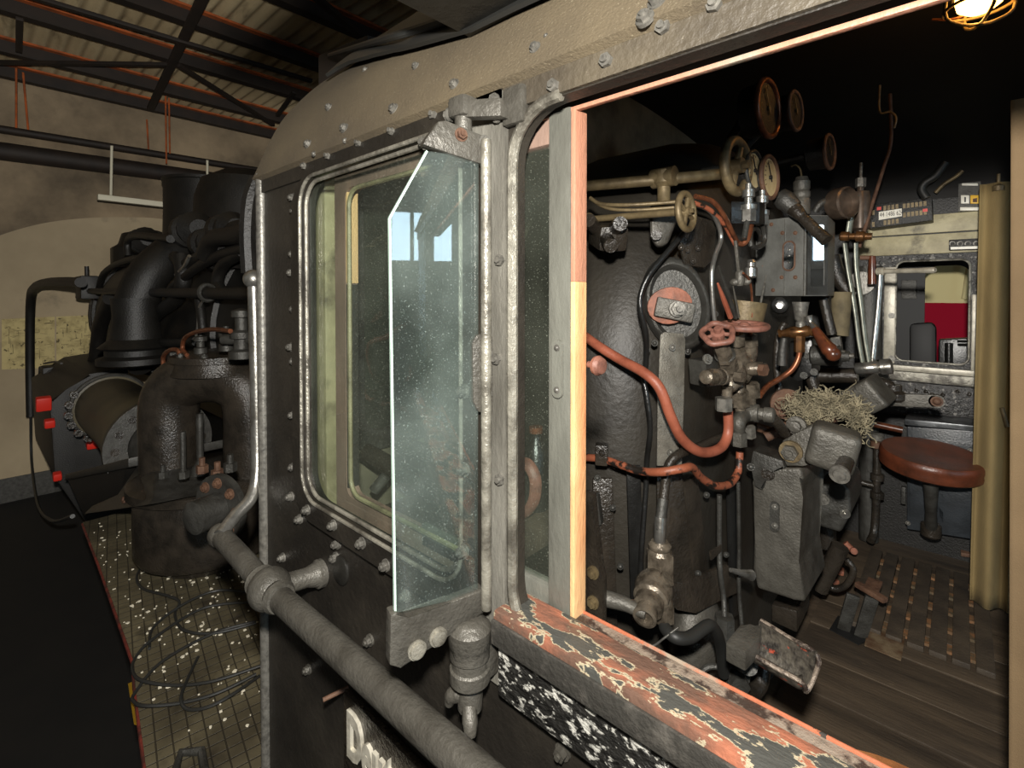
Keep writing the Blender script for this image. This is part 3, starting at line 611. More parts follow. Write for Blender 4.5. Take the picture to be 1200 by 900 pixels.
for i, (px, py, r) in enumerate([(225, 270, .13), (245, 285, .11), (265, 268, .10), (270, 292, .13), (285, 272, .08), (200, 288, .1), (168, 282, .12), (190, 300, .09), (258, 300, .1)]):
    p = at(px, py, Y=1.15); m = MB(); m.lathe(p + Vector((-.12, 0, 0)), (1, 0, 0), [(r * .6, 0), (r, .02), (r, .1), (r * .8, .12), (r * .8, .22), (r, .24), (r * .5, .3)], 14); m.build('valve_body', 'black', en)
for pp, r in (([(206, 322), (216, 312), (222, 300)], .012), ([(170, 352), (168, 364), (166, 374)], .012), ([(238, 352), (233, 362), (232, 380), (230, 394)], .008)):
    m = MB(); m.tube([at(*q, Y=.97) for q in pp], r, 6); m.build('bright_conduit', 'chrome', en)
m = MB(); m.tube([at(100, 341, Y=.93), at(200, 343, Y=.93), at(300, 344, Y=.93)], .032, 12, 2); br = m.build('boiler_handrail', 'black', en)
m = MB(); a = at(102, 337, Y=.93); m.box(a, (.42, .16, .26), None, .02); m.cyl(a + Vector((0, 0, .1)), a + Vector((0, 0, .24)), .02); m.build('end_block', 'black', br)
for px in (160, 243):
    p = at(px, 343, Y=.93); m = MB(); m.torus(p, (1, .2, 0), .045, .012, 18, 6); m.build('eyelet', 'dsteel', br)
m = MB(); m.tube([at(36, 488, Y=.55), at(35, 420, Y=.55), at(36, 352, Y=.55), at(42, 336, Y=.56), at(56, 331, Y=.6), at(76, 330, Y=.65), at(95, 331, Y=.7)], .046, 12, 6); m.build('front_handrail', 'black', en)
m = MB(); m.tube([at(36, 488, Y=.55), at(37, 540, Y=.55), at(44, 590, Y=.5), at(60, 610, Y=.48), at(85, 605, Y=.45)], .014, 8); tag(m.build('hanging_cable', 'rubber'), 'thin black cable hanging below the front handrail', 'cable')
lp = thing('front_lamp', 'small black lantern with a wire guard standing at the front end', 'lamp', at(62, 455, Y=.7))
p = at(63, 440, Y=.7); m = MB(); m.box(p, (.30, .22, .24), None, .03); m.lathe(p + Vector((.15, 0, 0)), (1, 0, 0), [(.10, 0), (.10, .06), (.07, .07), (.07, .14), (.03, .15)], 18); m.build('lamp_body', 'black', lp)
m = MB(); m.tube([at(47, 430, Y=.6), at(47, 452, Y=.6), at(62, 454, Y=.62), at(70, 452, Y=.64)], .014, 6); m.tube([at(52, 426, Y=.62), at(65, 424, Y=.64), at(72, 426, Y=.66)], .012, 6); m.build('wire_guard', 'dsteel', lp)
for (px, py, w, h), lb in (((51, 473, .17, .24), 'red lamp block under the front lantern'), ((58, 496, .12, .14), 'small red block below the upper red one'), ((111, 520, .20, .14), 'red block on the dark valve gear beside the cylinder'), ((67, 558, .10, .13), 'red and orange lamp on the end of the step plate')):
    p = at(px, py, X=-6.05 if px > 60 else -6.1); m = MB(); m.box(p, (.08, w * .62, h * .52), Matrix.Rotation(.2, 3, 'Y'), .015); tag(m.build('red_block', 'red'), lb, 'marker block', 'red marker blocks at the front end')
# running gear in the dark
gz = en
m = MB(); m.span((-8.4, 1.1, -2.6), (-3.4, 1.8, -1.30), .02); m.build('main_frame', 'black', gz)
m = MB(); m.prism([at(58, 470, X=-6.2), at(80, 458, X=-6.2), at(105, 438, X=-6.2), at(150, 430, X=-6.2), at(165, 600, X=-6.2), at(100, 612, X=-6.2), at(64, 560, X=-6.2)], (-1.9, 0, 0), .02); m.build('saddle', 'black', gz)
m = MB(); m.tube([at(60, 500, Y=1.0), at(70, 470, Y=1.0), at(95, 458, Y=1.0), at(108, 440, Y=1.0)], .10, 10); m.tube([at(62, 530, Y=1.0), at(80, 505, Y=1.0), at(110, 500, Y=1.05)], .09, 10); m.build('steam_bend', 'black', gz)
m = MB(); m.prism([at(76, 556, Y=.5), at(150, 537, Y=.55), at(150, 537, Y=.55) + Vector((0, .5, 0)), at(76, 556, Y=.5) + Vector((0, .5, 0))], (0, 0, -.05), .01); sp = m.build('step_plate', 'dsteel', en)
m = MB(); m.prism([at(78, 560, Y=.52), at(148, 545, Y=.57), at(140, 590, Y=.57), at(98, 605, Y=.52)], (0, .3, 0), .01); m.build('step_apron', 'black', sp)
m = MB(); m.prism([at(97, 603, Y=.47), at(108, 592, Y=.5), at(138, 583, Y=.55), at(160, 545, Y=.6), at(182, 556, Y=.6), at(184, 585, Y=.55), at(172, 592, Y=.5)], (0, .25, -.02), .015); q = m.build('cylinder_bracket', 'dsteel', en)
for px, py in ((150, 585), (165, 583)): bolt(at(px, py, Y=.535), (0, -1, .3), .022, q, 'rust')

# long horizontal cylinder with flange
hc = thing('air_reservoir', 'long dusty brown horizontal cylinder with a bolted end flange', 'cylinder', (-4.5, .82, -1.2))
m = MB(); c = Vector((-5.35, .82, -.95)); m.lathe(c, (1, 0, 0), [(.20, -.03), (.255, .0), (.255, .05), (.24, .055), (.24, 1.0), (.245, 1.02), (.25, 1.25), (.27, 1.45), (.27, 1.55)], 40); m.build('shell', K['hcyl'] if 'hcyl' in K else 'cast', hc)
m = MB(); m.lathe(c + Vector((1.55, 0, 0)), (1, 0, 0), [(.29, 0), (.29, .05), (.17, .051), (.17, .02), (.155, .1), (.10, .16), (.02, .18)], 40); fl_ = m.build('end_flange', 'dsteel', hc)
for k in range(14):
    a = k * 2 * math.pi / 14; bolt(c + Vector((1.60, .23 * math.cos(a), .23 * math.sin(a))), (1, 0, 0), .018, fl_, 'cast')
m = MB(); m.torus(c + Vector((.02, 0, 0)), (1, 0, 0), .262, .02, 36, 8); r_ = m.build('clamp_ring', 'dsteel', hc)
for k in range(7):
    a = R(150 + k * 17); p = c + Vector((.05, .28 * math.cos(a), .28 * math.sin(a))); m = MB(); m.cyl(p - Vector((.08, 0, 0)), p + Vector((.1, 0, 0)), .016, n=8); m.hexn(p, p + Vector((.03, 0, 0)), .03); m.build('clamp_bolt', 'cast', r_)
m = MB(); p = at(160, 428, Y=.85); m.lathe(p, (0, 0, 1), [(.16, 0), (.24, .02), (.24, .06), (.19, .08), (.19, .12), (.23, .14), (.16, .2), (.14, .34), (.15, .5)], 24); m.tube([p + _z * .45, p + _z * .7 + Vector((0, .1, 0)), p + _z * .95 + Vector((-.1, .35, 0))], .14, 16, 5); m.build('exhaust_duct', 'black', en)
ob = thing('lubricator_fitting', 'small grey fitting with a copper pipe on top of the long cylinder', 'fitting', at(204, 436, Y=.74))
p = at(205, 428, Y=.74); m = MB(); m.box(p, (.07, .06, .11), None, .008); m.hexn(p + Vector((0, 0, .05)), p + Vector((0, 0, .09)), .03); m.cyl(p + Vector((0, -.03, -.02)), p + Vector((0, -.06, -.02)), .02); m.build('block', 'dsteel', ob)
m = MB(); m.tube([at(196, 450, Y=.70), at(192, 430, Y=.70), at(192, 417, Y=.70), at(200, 410, Y=.70), at(209, 411, Y=.71), at(211, 420, Y=.72)], .011, 8); m.build('copper_bend', 'copper', ob)
cp_ = thing('copper_line', 'thin copper pipe arching over the top of the black pump', 'pipe', at(215, 416, Y=.7))
m = MB(); m.tube([at(219, 416, Y=.72), at(214, 408, Y=.72), at(217, 396, Y=.72), at(230, 389, Y=.72), at(250, 386, Y=.72), at(270, 388, Y=.72)], .010, 8); m.build('tube', 'copper', cp_)

# feed pump on the platform
pm = thing('feed_pump', 'big oily black pump with an arched casting standing on the platform', 'pump', at(245, 695, Y=.70))
C0 = at(248, 560, Y=.85); zt = lambda y: at(248, y, Y=.85).z
m = MB(); m.lathe((C0.x, .85, -1.352), (0, 0, 1), [(.24, 0), (.26, .04), (.32, .06), (.335, .09), (.335, zt(575) + 1.352), (.32, zt(566) + 1.352), (.30, zt(560) + 1.352), (.1, zt(559) + 1.352)], 36); m.build('lower_body', 'cast', pm)
m = MB(); m.lathe((C0.x, .85, zt(563)), (0, 0, 1), [(.30, -.02), (.36, 0), (.36, .04), (.33, .055), (.1, .057)], 40); m.build('joint_flange', 'cast', pm)
dx = RIGHT * 1
m = MB(); o = Vector((C0.x, .85, 0)); W_ = .215
m.tube([o - dx * W_ + _z * zt(560), o - dx * W_ + _z * zt(520), o - dx * W_ + _z * zt(480), o - dx * (W_ * .86) + _z * zt(457), o - dx * (W_ * .45) + _z * zt(444), o + _z * zt(441), o + dx * (W_ * .45) + _z * zt(444), o + dx * (W_ * .86) + _z * zt(457), o + dx * W_ + _z * zt(480), o + dx * W_ + _z * zt(520), o + dx * W_ + _z * zt(560)], .135, 22, 5); m.build('arched_casting', 'cast', pm)
m = MB(); m.lathe(o + dx * .03 + _z * zt(437), (0, 0, 1), [(.20, 0), (.18, .045), (.18, .06), (.20, .065), (.20, .095), (.175, .10), (.14, .115), (.04, .12)], 32); cpz = m.build('cap', 'cast', pm)
for k in range(8):
    a = k * math.pi / 4 + .2; bolt(o + dx * .03 + Vector((.17 * math.cos(a), .17 * math.sin(a), zt(437) + .10)), (0, 0, 1), .014, cpz, 'dsteel')
m = MB(); q = o - FWD * .14; m.cyl(q + dx * .03 + _z * zt(535), q + dx * .03 + _z * zt(478), .016); m.lathe(q + dx * .03 + _z * zt(545), (0, 0, 1), [(.04, 0), (.04, .03), (.025, .05), (.016, .07)], 16); m.build('piston_rod', 'dsteel', pm)
for k, (px, py) in enumerate(((191, 556), (237, 550), (270, 548), (255, 556), (215, 556))):
    p = at(px, py + 4, Y=.62); m = MB(); m.hexn(p, p + _z * .03, .022); m.cyl(p, p + _z * (.20 if k in (4,) else .06), .011, n=8); m.build('stud', 'rust' if k % 2 else 'dsteel', pm)
p = at(250, 596, Y=.52); m = MB(); q = p + Vector((0, .03, 0)); nn = Vector((.35, -1, 0)).normalized()
m.lathe(q, nn, [(.105, 0), (.105, .02), (.05, .021), (.05, .10), (.03, .11)], 28); fg = m.build('side_flange', 'dsteel', pm)
u_, v_ = frame_of(nn)
for k in range(8):
    a = k * math.pi / 4; bolt(q + nn * .02 + u_ * .08 * math.cos(a) + v_ * .08 * math.sin(a), nn, .013, fg, 'rust')
p = at(283, 392, Y=.78); m = MB(); m.lathe(p - _z * .1, (0, 0, 1), [(.05, 0), (.05, .03), (.03, .04), (.03, .08), (.045, .085), (.045, .11), (.025, .12), (.025, .17), (.038, .175), (.038, .2), (.01, .21)], 16); m.cyl(p - dx * .08 - _z * .02, p + dx * .06 - _z * .02, .022); m.build('top_valve', 'dsteel', pm)
for px, py in ((235, 403), (265, 398)):
    p = at(px, py, Y=.78); m = MB(); m.lathe(p - _z * .05, (0, 0, 1), [(.03, 0), (.03, .03), (.018, .035), (.018, .06), (.03, .065), (.03, .085), (.012, .09), (.012, .11)], 12); m.build('oiler', 'dsteel', pm)
# black mirror-like hood ahead of the cab corner with red and white marking
hd = thing('cab_front_hood', 'dark rounded sheet standing in front of the cab corner with a red and white mark', 'sheet', at(298, 300, X=-1.35))
m = MB(); m.tube([at(302, 210, X=-1.35), at(293, 235, X=-1.35), at(290, 275, X=-1.35), at(292, 320, X=-1.35)], .02, 8); m.prism([at(304, 206, X=-1.36), at(294, 232, X=-1.36), at(290, 270, X=-1.36), at(292, 322, X=-1.36), at(330, 322, X=-1.36), at(330, 206, X=-1.36)], (.012, 0, 0)); m.build('sheet', 'black', hd)
m = MB(); m.prism([at(304, 270, X=-1.33), at(310, 262, X=-1.33), at(310, 318, X=-1.33), at(301, 318, X=-1.33)], (.004, 0, 0)); m.build('white_mark', 'white', hd)
m = MB(); m.prism([at(306, 290, X=-1.32), at(312, 272, X=-1.32), at(312, 310, X=-1.32), at(304, 312, X=-1.32)], (.004, 0, 0)); m.build('red_mark', 'red', hd)

# platform (running board)
ZP = -1.36
e = [at(97, 612, Z=ZP), at(116, 660, Z=ZP), at(157, 775, Z=ZP), at(158, 800, Z=ZP), at(172, 905, Z=ZP), at(190, 1000, Z=ZP)]
poly = e + [Vector((e[-1].x, .419, ZP)), Vector((-1.10, .419, ZP)), Vector((-1.10, 1.05, ZP)), Vector((e[0].x, 1.05, ZP))]
m = MB(); m.prism(poly, (0, 0, -.015)); pf = tag(m.build('running_board', 'platform'), 'dirty checker plate running board ahead of the cab', 'running board')
m = MB(); m.tube([q + Vector((0, 0, -.012)) for q in e], .008, 8, 0); m.build('red_edge', 'dred', pf)
m = MB(); a, b = at(212, 886, Z=ZP), at(236, 884, Z=ZP); m.tube([at(205, 905, Z=ZP + .01), a + _z * .01, b + _z * .01, at(240, 905, Z=ZP + .01)], .012, 8, 0); m.build('hatch_frame', 'dsteel', pf)
ys = thing('yellow_warning_sign', 'narrow yellow sign bent at the running board edge', 'sign', at(157, 835, Z=ZP - .05))
P = [at(150, 801, Y=.395), at(157, 798, Y=.395), at(165, 838, Y=.375), at(157, 849, Y=.375)]
m = MB(); m.prism(P, (.02, .01, 0)); m.build('plate', 'yellow', ys)
m = MB(); m.prism([P[1] + Vector((.022, -.005, 0)), P[2] + Vector((.022, -.005, 0)), P[2].lerp(P[1], .15) + Vector((.03, .02, 0)), P[1] + Vector((.03, .02, -.02))], (.004, .0, 0)); m.build('red_border', 'red', ys)
m = MB(); rnd = random.Random(5)
def inside(x, y):
    return True
n = 0
while n < 300:
    px, py = rnd.uniform(100, 306), rnd.triangular(605, 890, 640)
    if px < 100 + (py - 612) * .36 + 2: continue
    p = at(px, py, Z=ZP + .002)
    if p.y > 1.03 or p.y < .36: continue
    s = rnd.choice((.003, .004, .004, .005, .007, .010)) * (1 if n % 14 else 1.5); a = rnd.uniform(0, 6.28); k = rnd.randint(4, 6)
    m.prism([p + Vector((math.cos(a + j * 6.28 / k) * s * rnd.uniform(.5, 1), math.sin(a + j * 6.28 / k) * s * rnd.uniform(.5, 1), 0)) for j in range(k)], (0, 0, .003)); n += 1
tag(m.build('paint_flakes', 'chip'), 'pale paint flakes scattered over the running board', 'debris', kind='stuff')
m = MB()
for pp in ([(300, 695), (255, 692), (215, 708), (180, 735), (175, 760)], [(305, 705), (240, 712), (180, 748), (158, 772), (156, 788), (168, 798), (205, 803), (250, 798), (306, 780)], [(300, 728), (250, 742), (190, 775), (158, 812), (157, 822), (170, 827), (210, 824), (255, 812), (300, 790)], [(300, 730), (250, 742), (215, 738), (205, 720), (210, 705), (196, 698), (168, 690), (160, 678), (165, 665), (175, 655)], [(232, 770), (220, 795), (212, 818), (220, 831), (245, 828), (275, 812), (304, 792)]):
    m.tube([at(*q, Z=ZP + .014 + .006 * (i % 3)) for i, q in enumerate(pp)], .0052, 8)
tag(m.build('loose_cable', 'rubber'), 'loops of thin black cable lying on the running board', 'cable')
# daylight windows of the shed behind the photographer
def shed_window(name, c, nrm, w, h, label):
    nrm = Vector(nrm); sd = nrm.cross(_z); c = Vector(c)
    f = lambda a, b, k: c + sd * a + _z * b + nrm * k
    mb = plate([(-w / 2 - .15, -h / 2 - .15), (w / 2 + .15, -h / 2 - .15), (w / 2 + .15, h / 2 + .15), (-w / 2 - .15, h / 2 + .15)], [[(-w / 2, -h / 2), (w / 2, -h / 2), (w / 2, h / 2), (-w / 2, h / 2)]], .1, lambda a, b, k: f(a, b, k))
    o = struct(mb.build(name, 'dsteel'), label, 'window')
    m = MB(); m.prism([f(-w / 2, -h / 2, .02), f(w / 2, -h / 2, .02), f(w / 2, h / 2, .02), f(-w / 2, h / 2, .02)], nrm * .01); m.build('pane', K['sky'], o)
    m = MB()
    for a in (-w / 6, w / 6): m.bar(f(a, -h / 2, .06), f(a, h / 2, .06), .05, .05)
    m.build('glazing_bar', 'dsteel', o)
K['sky'] = EM('daylight_sky', srgb(196, 226, 245), 8)
# ============================================================ INSIDE THE CAB
_SX = [(660, -.76), (690, -.695), (720, -.625), (755, -.57), (775, -.54), (800, -.507), (830, -.485), (860, -.47), (900, -.46), (1000, -.45)]
def sx(px, off=0):
    for (a, x0), (b, x1) in zip(_SX, _SX[1:]):
        if px <= b: return x0 + (x1 - x0) * max(0, (px - a) / (b - a)) + off
    return _SX[-1][1] + off
def P(px, py, off=0): return at(px, py, X=sx(px, off))
def px2m(p, n): return n * p.dot(FWD) / F
V3 = Vector

# boiler backhead
bh = thing('boiler_backhead', 'big rounded oily black boiler end filling the middle of the cab', 'boiler', (-.8, 1.935, ZF))
pr = [(.74, -1.375), (.80, -1.0), (.835, -.6), (.84, -.27)] + [(.84 * math.cos(R(a)), -.27 + .84 * math.sin(R(a))) for a in range(12, 90, 12)]
pr = pr + [(0, .57)] + [(-a, b) for a, b in pr[::-1]]
m = MB(); prev = None
for X, ins in ((-1.055, 0), (-.90, 0), (-.76, 0), (-.69, .012), (-.63, .04), (-.585, .085), (-.55, .14), (-.53, .20), (-.521, .30)):
    k = 1 - ins / .84; ring = [m.bm.verts.new((X, 1.935 + a * k, -.27 + (b + .27) * (k if b > -.27 else 1))) for a, b in pr]
    if prev:
        for i in range(len(ring) - 1): m.bm.faces.new((prev[i], prev[i + 1], ring[i + 1], ring[i]))
    prev = ring
m.bm.faces.new(prev)
m.build('cladding', 'boiler', bh, 60)
for i, (a, b, w) in enumerate([((706, 560), (712, 740), .05), ((742, 545), (748, 730), .035), ((808, 560), (822, 700), .06), ((858, 560), (862, 720), .05)]):
    m = MB(); n = V3((.6, -.8, 0)) if a[0] < 800 else V3((1, -.2, 0)); m.bar(P(*a, -.006), P(*b, .0), w, .012, up=n, bev=.004); m.build('cover_strip', 'blackg' if i % 2 else 'cast', bh)
m = MB(); n = V3((.72, -.69, 0)); m.prism([P(*q, .006) for q in ((773, 392), (778, 389), (800, 391), (802, 398), (800, 470), (798, 545), (769, 545), (770, 470))], n * .006, .001); st = m.build('pale_strip', 'strip', bh); st['label'] = 'pale brushed steel strip'
m = MB(); m.prism([P(*q, .006) for q in ((769, 547), (798, 547), (812, 690), (770, 690))], n * .006, .001); m.build('dark_strip', 'cast', bh)
for q in ((788, 407), (786, 530)): bolt(P(*q, .016), n, .006, st, 'bolt', hexa=False)
m = MB(); m.prism([P(*q, .002) for q in ((800, 250), (838, 262), (834, 305), (824, 315), (800, 312), (795, 285))], V3((.7, -.7, .2)).normalized() * .012, .003); q = m.build('riveted_patch', 'cast', bh)
for a in ((798, 290), (806, 293), (818, 291), (812, 306)): bolt(P(*a, .014), (.7, -.7, .2), .005, q, 'cast', hexa=False, name='rivet')
for a in ((767, 402), (806, 410), (758, 410), (806, 412), (828, 580), (818, 672), (795, 686), (812, 698), (851, 650), (727, 664), (718, 595), (700, 560), (838, 368)): bolt(P(*a, .006), (.7, -.7, 0), .006, bh, 'dsteel', hexa=False, name='rivet')
m = MB(); m.prism([P(*q, .015) for q in ((768, 690), (850, 660), (866, 690), (842, 700), (812, 716), (790, 712))], V3((1, -.5, 0)).normalized() * .012, .003); m.build('lower_cover', 'cast', bh)
m = MB(); m.sphere(P(815, 745, -.02), .12, (.55, .8, 1.1), 24); m.build('dusty_boss', 'steel', bh)

# washout opening
wo = thing('washout_door', 'oval washout opening with an orange plug and grey clamp bar on the boiler corner', 'washout door', P(793, 400))
c = P(793, 356, -.004); n = V3((.55, -.83, 0)).normalized(); s_ = _z.cross(n).normalized()
if s_.dot(RIGHT) < 0: s_ = -s_
tl = R(14); U = s_ * math.cos(tl) + _z * math.sin(tl); W = -s_ * math.sin(tl) + _z * math.cos(tl)
m = MB(); a_, b_ = px2m(c, 31), px2m(c, 47); prev = first = None
for k, h in ((1.22, -.03), (1.18, .004), (1.08, .016), (1.0, .018), (.94, .012), (.86, -.004), (.2, -.004)):
    g = [m.bm.verts.new(c + n * h + U * (a_ * k * math.cos(t)) + W * (b_ * k * math.sin(t))) for t in [2 * math.pi * i / 32 for i in range(32)]]
    if prev: m.bridge(prev, g)
    prev = g
m.bm.faces.new(prev); m.build('collar', 'dsteel', wo)
c2 = P(784, 358, .006); m = MB(); g = [c2 + U * (px2m(c, 25) * math.cos(t)) + W * (px2m(c, 21) * math.sin(t)) for t in [2 * math.pi * i / 24 for i in range(24)]]
m.prism(g, n * .012, .003); m.build('plug', 'plug', wo)
c3 = P(790, 363, .018); m = MB(); m.box(c3 + n * .004, (px2m(c, 42), .018, px2m(c, 22)), Matrix((s_ * math.cos(.2) - _z * math.sin(.2), n, s_ * math.sin(.2) + _z * math.cos(.2))).transposed(), .005); m.build('clamp_bar', 'steel', wo)
p = P(794, 362, .034); m = MB(); m.cyl(p - n * .014, p - n * .004, .018); m.hexn(p - n * .004, p + n * .012, .015); m.cyl(p, p + n * .030, .0065); m.build('nut', 'bolt', wo)

# pipes and hoses across the boiler
def pipe(name, label, cat, pts, r, mat, group=None, n=10, extra=None):
    m = MB(); m.tube(pts, r, n, 7); return tag(m.build(name, mat), label, cat, group)
pipe('orange_hose', 'orange hose hanging in a deep loop below the valve cluster', 'hose', [P(684, 393, .0), P(705, 408, .015), P(728, 422, .02), P(755, 437, .046), P(773, 455, .055), P(786, 488, .055), P(800, 515, .05), P(822, 530, .05), P(844, 525, .05), P(853, 508, .05), P(853, 482, .05)], .0118, 'hose', n=16)
pipe('orange_hose', 'lower orange hose with peeling black paint snaking under the looped one', 'hose', [P(684, 536, .0), P(706, 538, .012), P(728, 545, .025), P(750, 552, .04), P(775, 553, .06), P(800, 549, .065), P(811, 548, .06), P(822, 560, .05), P(838, 569, .05), P(855, 567, .05), P(865, 552, .05), P(867, 530, .05)], .0092, 'hosep', n=14)
p = P(705, 532, .016); m = MB(); m.box(p, (.03, .03, .05), Matrix.Rotation(.5, 3, 'Z'), .004); m.cyl(p + V3((.012, -.02, .012)), p + V3((.018, -.026, .012)), .006); tag(m.build('hose_clip', 'cast'), 'small black clip holding the lower orange hose to the boiler', 'clip')
pipe('black_pipe', 'long black pipe curving around the washout opening and down the boiler', 'pipe', [P(806, 268, .02), P(785, 292, .025), P(762, 320, .03), P(751, 345, .03), P(751, 365, .03), P(757, 392, .025), P(757, 425, .01), P(754, 440, .005), P(758, 465, .01), P(762, 500, .012), P(758, 540, .005), P(757, 570, .005), P(752, 640, .015), P(750, 690, .02)], .0066, 'blackg')
pipe('grey_pipe', 'bright grey pipe curving down past the tool pot', 'pipe', [P(800, 236, .02), P(825, 243, .03), P(838, 255, .035), P(845, 278, .035), P(838, 300, .035), P(834, 320, .035), P(835, 350, .035), P(838, 382, .035)], .0058, 'chrome')
pipe('copper_pipe', 'half stripped copper pipe bending down to the wing nut valve', 'pipe', [P(815, 230, .04), P(835, 236, .045), P(848, 252, .05), P(858, 272, .05), P(864, 284, .05)], .0058, 'copper', 'copper pipes above the tool pot')
pipe('copper_pipe', 'copper pipe with grey coating running just under the upper one', 'pipe', [P(814, 238, .03), P(832, 246, .035), P(848, 262, .04), P(856, 276, .04), P(862, 287, .045)], .0058, 'hosep', 'copper pipes above the tool pot')
pipe('brass_line', 'thin brass line along the top of the boiler, the upper of two', 'pipe', [P(692, 232, .02), P(705, 239, .03), P(740, 240, .04), P(800, 236, .05)], .0045, 'brass', 'thin brass lines on top of the boiler')
pipe('brass_line', 'thin brass line along the top of the boiler, the lower of two', 'pipe', [P(692, 233, .02), P(712, 244, .03), P(745, 246, .04), P(790, 243, .05)], .004, 'brass', 'thin brass lines on top of the boiler')
pipe('black_bend', 'fat black pipe bending from behind the orange loop down the pale strip', 'pipe', [P(868, 505, .0), P(845, 512, .01), P(820, 523, .02), P(798, 531, .03), P(786, 541, .035), P(781, 556, .035), P(777, 590, .04)], .0108, 'cast', n=14)
sp_ = thing('steam_pipe', 'brown dusty steam pipe along the top of the boiler with a T piece', 'pipe', P(778, 240, .03))
m = MB(); m.tube([at(676, 219, Y=1.14), at(780, 210, Y=1.2), at(856, 203, Y=1.36)], .0145, 16, 3); m.build('tube', 'brass', sp_)
m = MB(); q = at(778, 208, Y=1.2); m.lathe(q + _z * .02, (0, 0, -1), [(.012, 0), (.026, .004), (.026, .035), (.016, .045), (.016, .085), (.02, .09)], 18); m.cyl(q - V3((.03, .0, 0)), q + V3((.03, 0, 0)), .025); m.build('tee', 'brass', sp_)
bk = thing('shut_off_bracket', 'dark tapered bracket below the steam pipe with one bolt', 'bracket', P(775, 285, .02))
m = MB(); m.prism([P(*q, .01) for q in ((761, 243), (800, 243), (792, 262), (782, 288), (770, 292), (762, 280))], V3((.45, -.9, 0)) * .05, .012, 3); q = m.build('body', 'steel', bk); bolt(P(769, 275, .045), (.5, -.86, 0), .009, q, 'cast')
hw = thing('steam_valve', 'brass coloured handwheel on a long spindle at the top of the boiler', 'valve', P(800, 270, .05))
c = P(804, 248, .09); d = (c - P(690, 257, .02)).normalized(); handwheel(c, V3((1, -.02, .05)), px2m(c, 21), .0068, hw, 'brass', 4)
m = MB(); m.cyl(P(690, 257, .02), c, .0075); m.sphere(P(690, 256, .02), .014); m.build('spindle', 'brass', hw)
kb = thing('valve_block', 'oily black valve block at the top left of the boiler', 'valve', P(710, 290, .0))
c = P(712, 276, .01); m = MB(); m.box(c, (.10, .07, .06), Matrix.Rotation(-.7, 3, 'Z') @ Matrix.Rotation(.3, 3, 'Y'), .012)
for a, b in (((700, 270), (690, 258)), ((720, 268), (727, 262)), ((708, 276), (716, 288))): m.cyl(P(*a, .02), P(*b, .06), .016)
m.build('body', 'cast', kb)

# wheel on the steam pipe and the gauges
hw = thing('main_valve_handwheel', 'large worn brass handwheel at the end of the steam pipe', 'handwheel', at(863, 226, X=-.44))
c = at(863, 195, X=-.44); handwheel(c, (1, -.12, 0), .066, .0135, hw, 'brass', 2, .02)
m = MB(); m.cyl(c - V3((.09, 0, 0)), c, .011); m.build('spindle', 'dsteel', hw)
def gauge(px, py, X, r, label, rim, face=None):
    c = at(px, py, X=X); g = thing('pressure_gauge', label, 'gauge', c - _z * r, 'pressure gauges in the dark upper cab'); n = V3((1, -.1, 0)).normalized()
    m = MB(); m.lathe(c - n * .055, n, [(r * .5, -.01), (r * .92, 0), (r * .95, .05)], 32); m.cyl(c - n * .06, V3((-.505, c.y + .01, min(c.z - .01, .45))), .012); m.build('case', 'black', g)
    m = MB(); u, v = frame_of(n); m.tube([c + u * r * math.cos(t) + v * r * math.sin(t) for t in [2 * math.pi * i / 36 for i in range(36)]], r * .11, 10, 0, True); m.build('rim', rim, g)
    m = MB(); m.cyl(c - n * .006, c, r * .97, n=32); dl = m.build('dial', face or 'black', g)
    m = MB(); m.bar(c + n * .004 - _z * r * .2 - n.cross(_z) * r * .1, c + n * .004 + _z * r * .65 + n.cross(_z) * r * .35, r * .07, .002, up=n); m.cyl(c, c + n * .006, r * .1)
    m.build('needle', 'ink2' if face else 'brass', g)
    m = MB()
    for k in range(16):
        t = R(-40 + k * 17); e1 = (V3((0, math.cos(t), math.sin(t))) * .82 * r); m.bar(c + n * .001 + e1, c + n * .001 + e1 * .86, r * .035, .001, up=n)
    m.build('scale', 'ink2' if face else 'brass', dl)
gauge(900, 127, -.40, .076, 'large gauge with glowing copper rim high in the dark of the cab', 'copper')
gauge(932, 130, -.36, .054, 'dim copper rimmed gauge behind the large glowing one', 'rust')
gauge(972, 178, -.31, .052, 'very dim thin rimmed gauge above the lubricator box', 'rust')
gauge(884, 200, -.42, .052, 'cream faced gauge close beside the brass handwheel', 'dsteel', 'dial')
gauge(902, 208, -.40, .058, 'cream faced gauge with an orange rim above the lubricator box', 'rust', 'dial')

# lubricator box
lb_ = thing('lubricator_box', 'grey sheet metal lubricator box with oval sight glass and blue reflecting window', 'lubricator', at(915, 346, Y=1.76))
zb, zt_ = at(915, 347, Y=1.77).z, at(915, 255, Y=1.77).z
plan = [(-.516, 1.80), (-.36, 1.76), (-.309, 1.812), (-.32, 2.0), (-.50, 2.0)]
m = MB(); m.prism([(x, y, zb) for x, y in plan], (0, 0, zt_ - zb), .004); m.build('case', 'greybox', lb_)
dv = (V3(plan[1] + (0,)) - V3(plan[0] + (0,))).normalized(); nv = V3((dv.y, -dv.x, 0)); o_ = V3((plan[0][0], plan[0][1], 0))
q = ray(925, 300); k = o_.dot(nv) / q.dot(nv); c = q * k
m = plate(rrect(-.017, .017, -.044, .044, .016), [], .004, lambda a, b, h: c + dv * a + _z * b + nv * h); sg = m.build('oval_sight_glass', 'mirrorg', lb_)
m = MB(); m.tube([c + dv * a + _z * b + nv * .003 for a, b in rrect(-.018, .018, -.046, .046, .017)], .003, 6, 0, True); m.build('oval_rim', 'rust', sg)
m = MB()
for z in (-.02, .0, .02): m.cyl(c + _z * z, c + _z * z + nv * .006, .003)
m.build('sight_drops', 'chrome', sg)
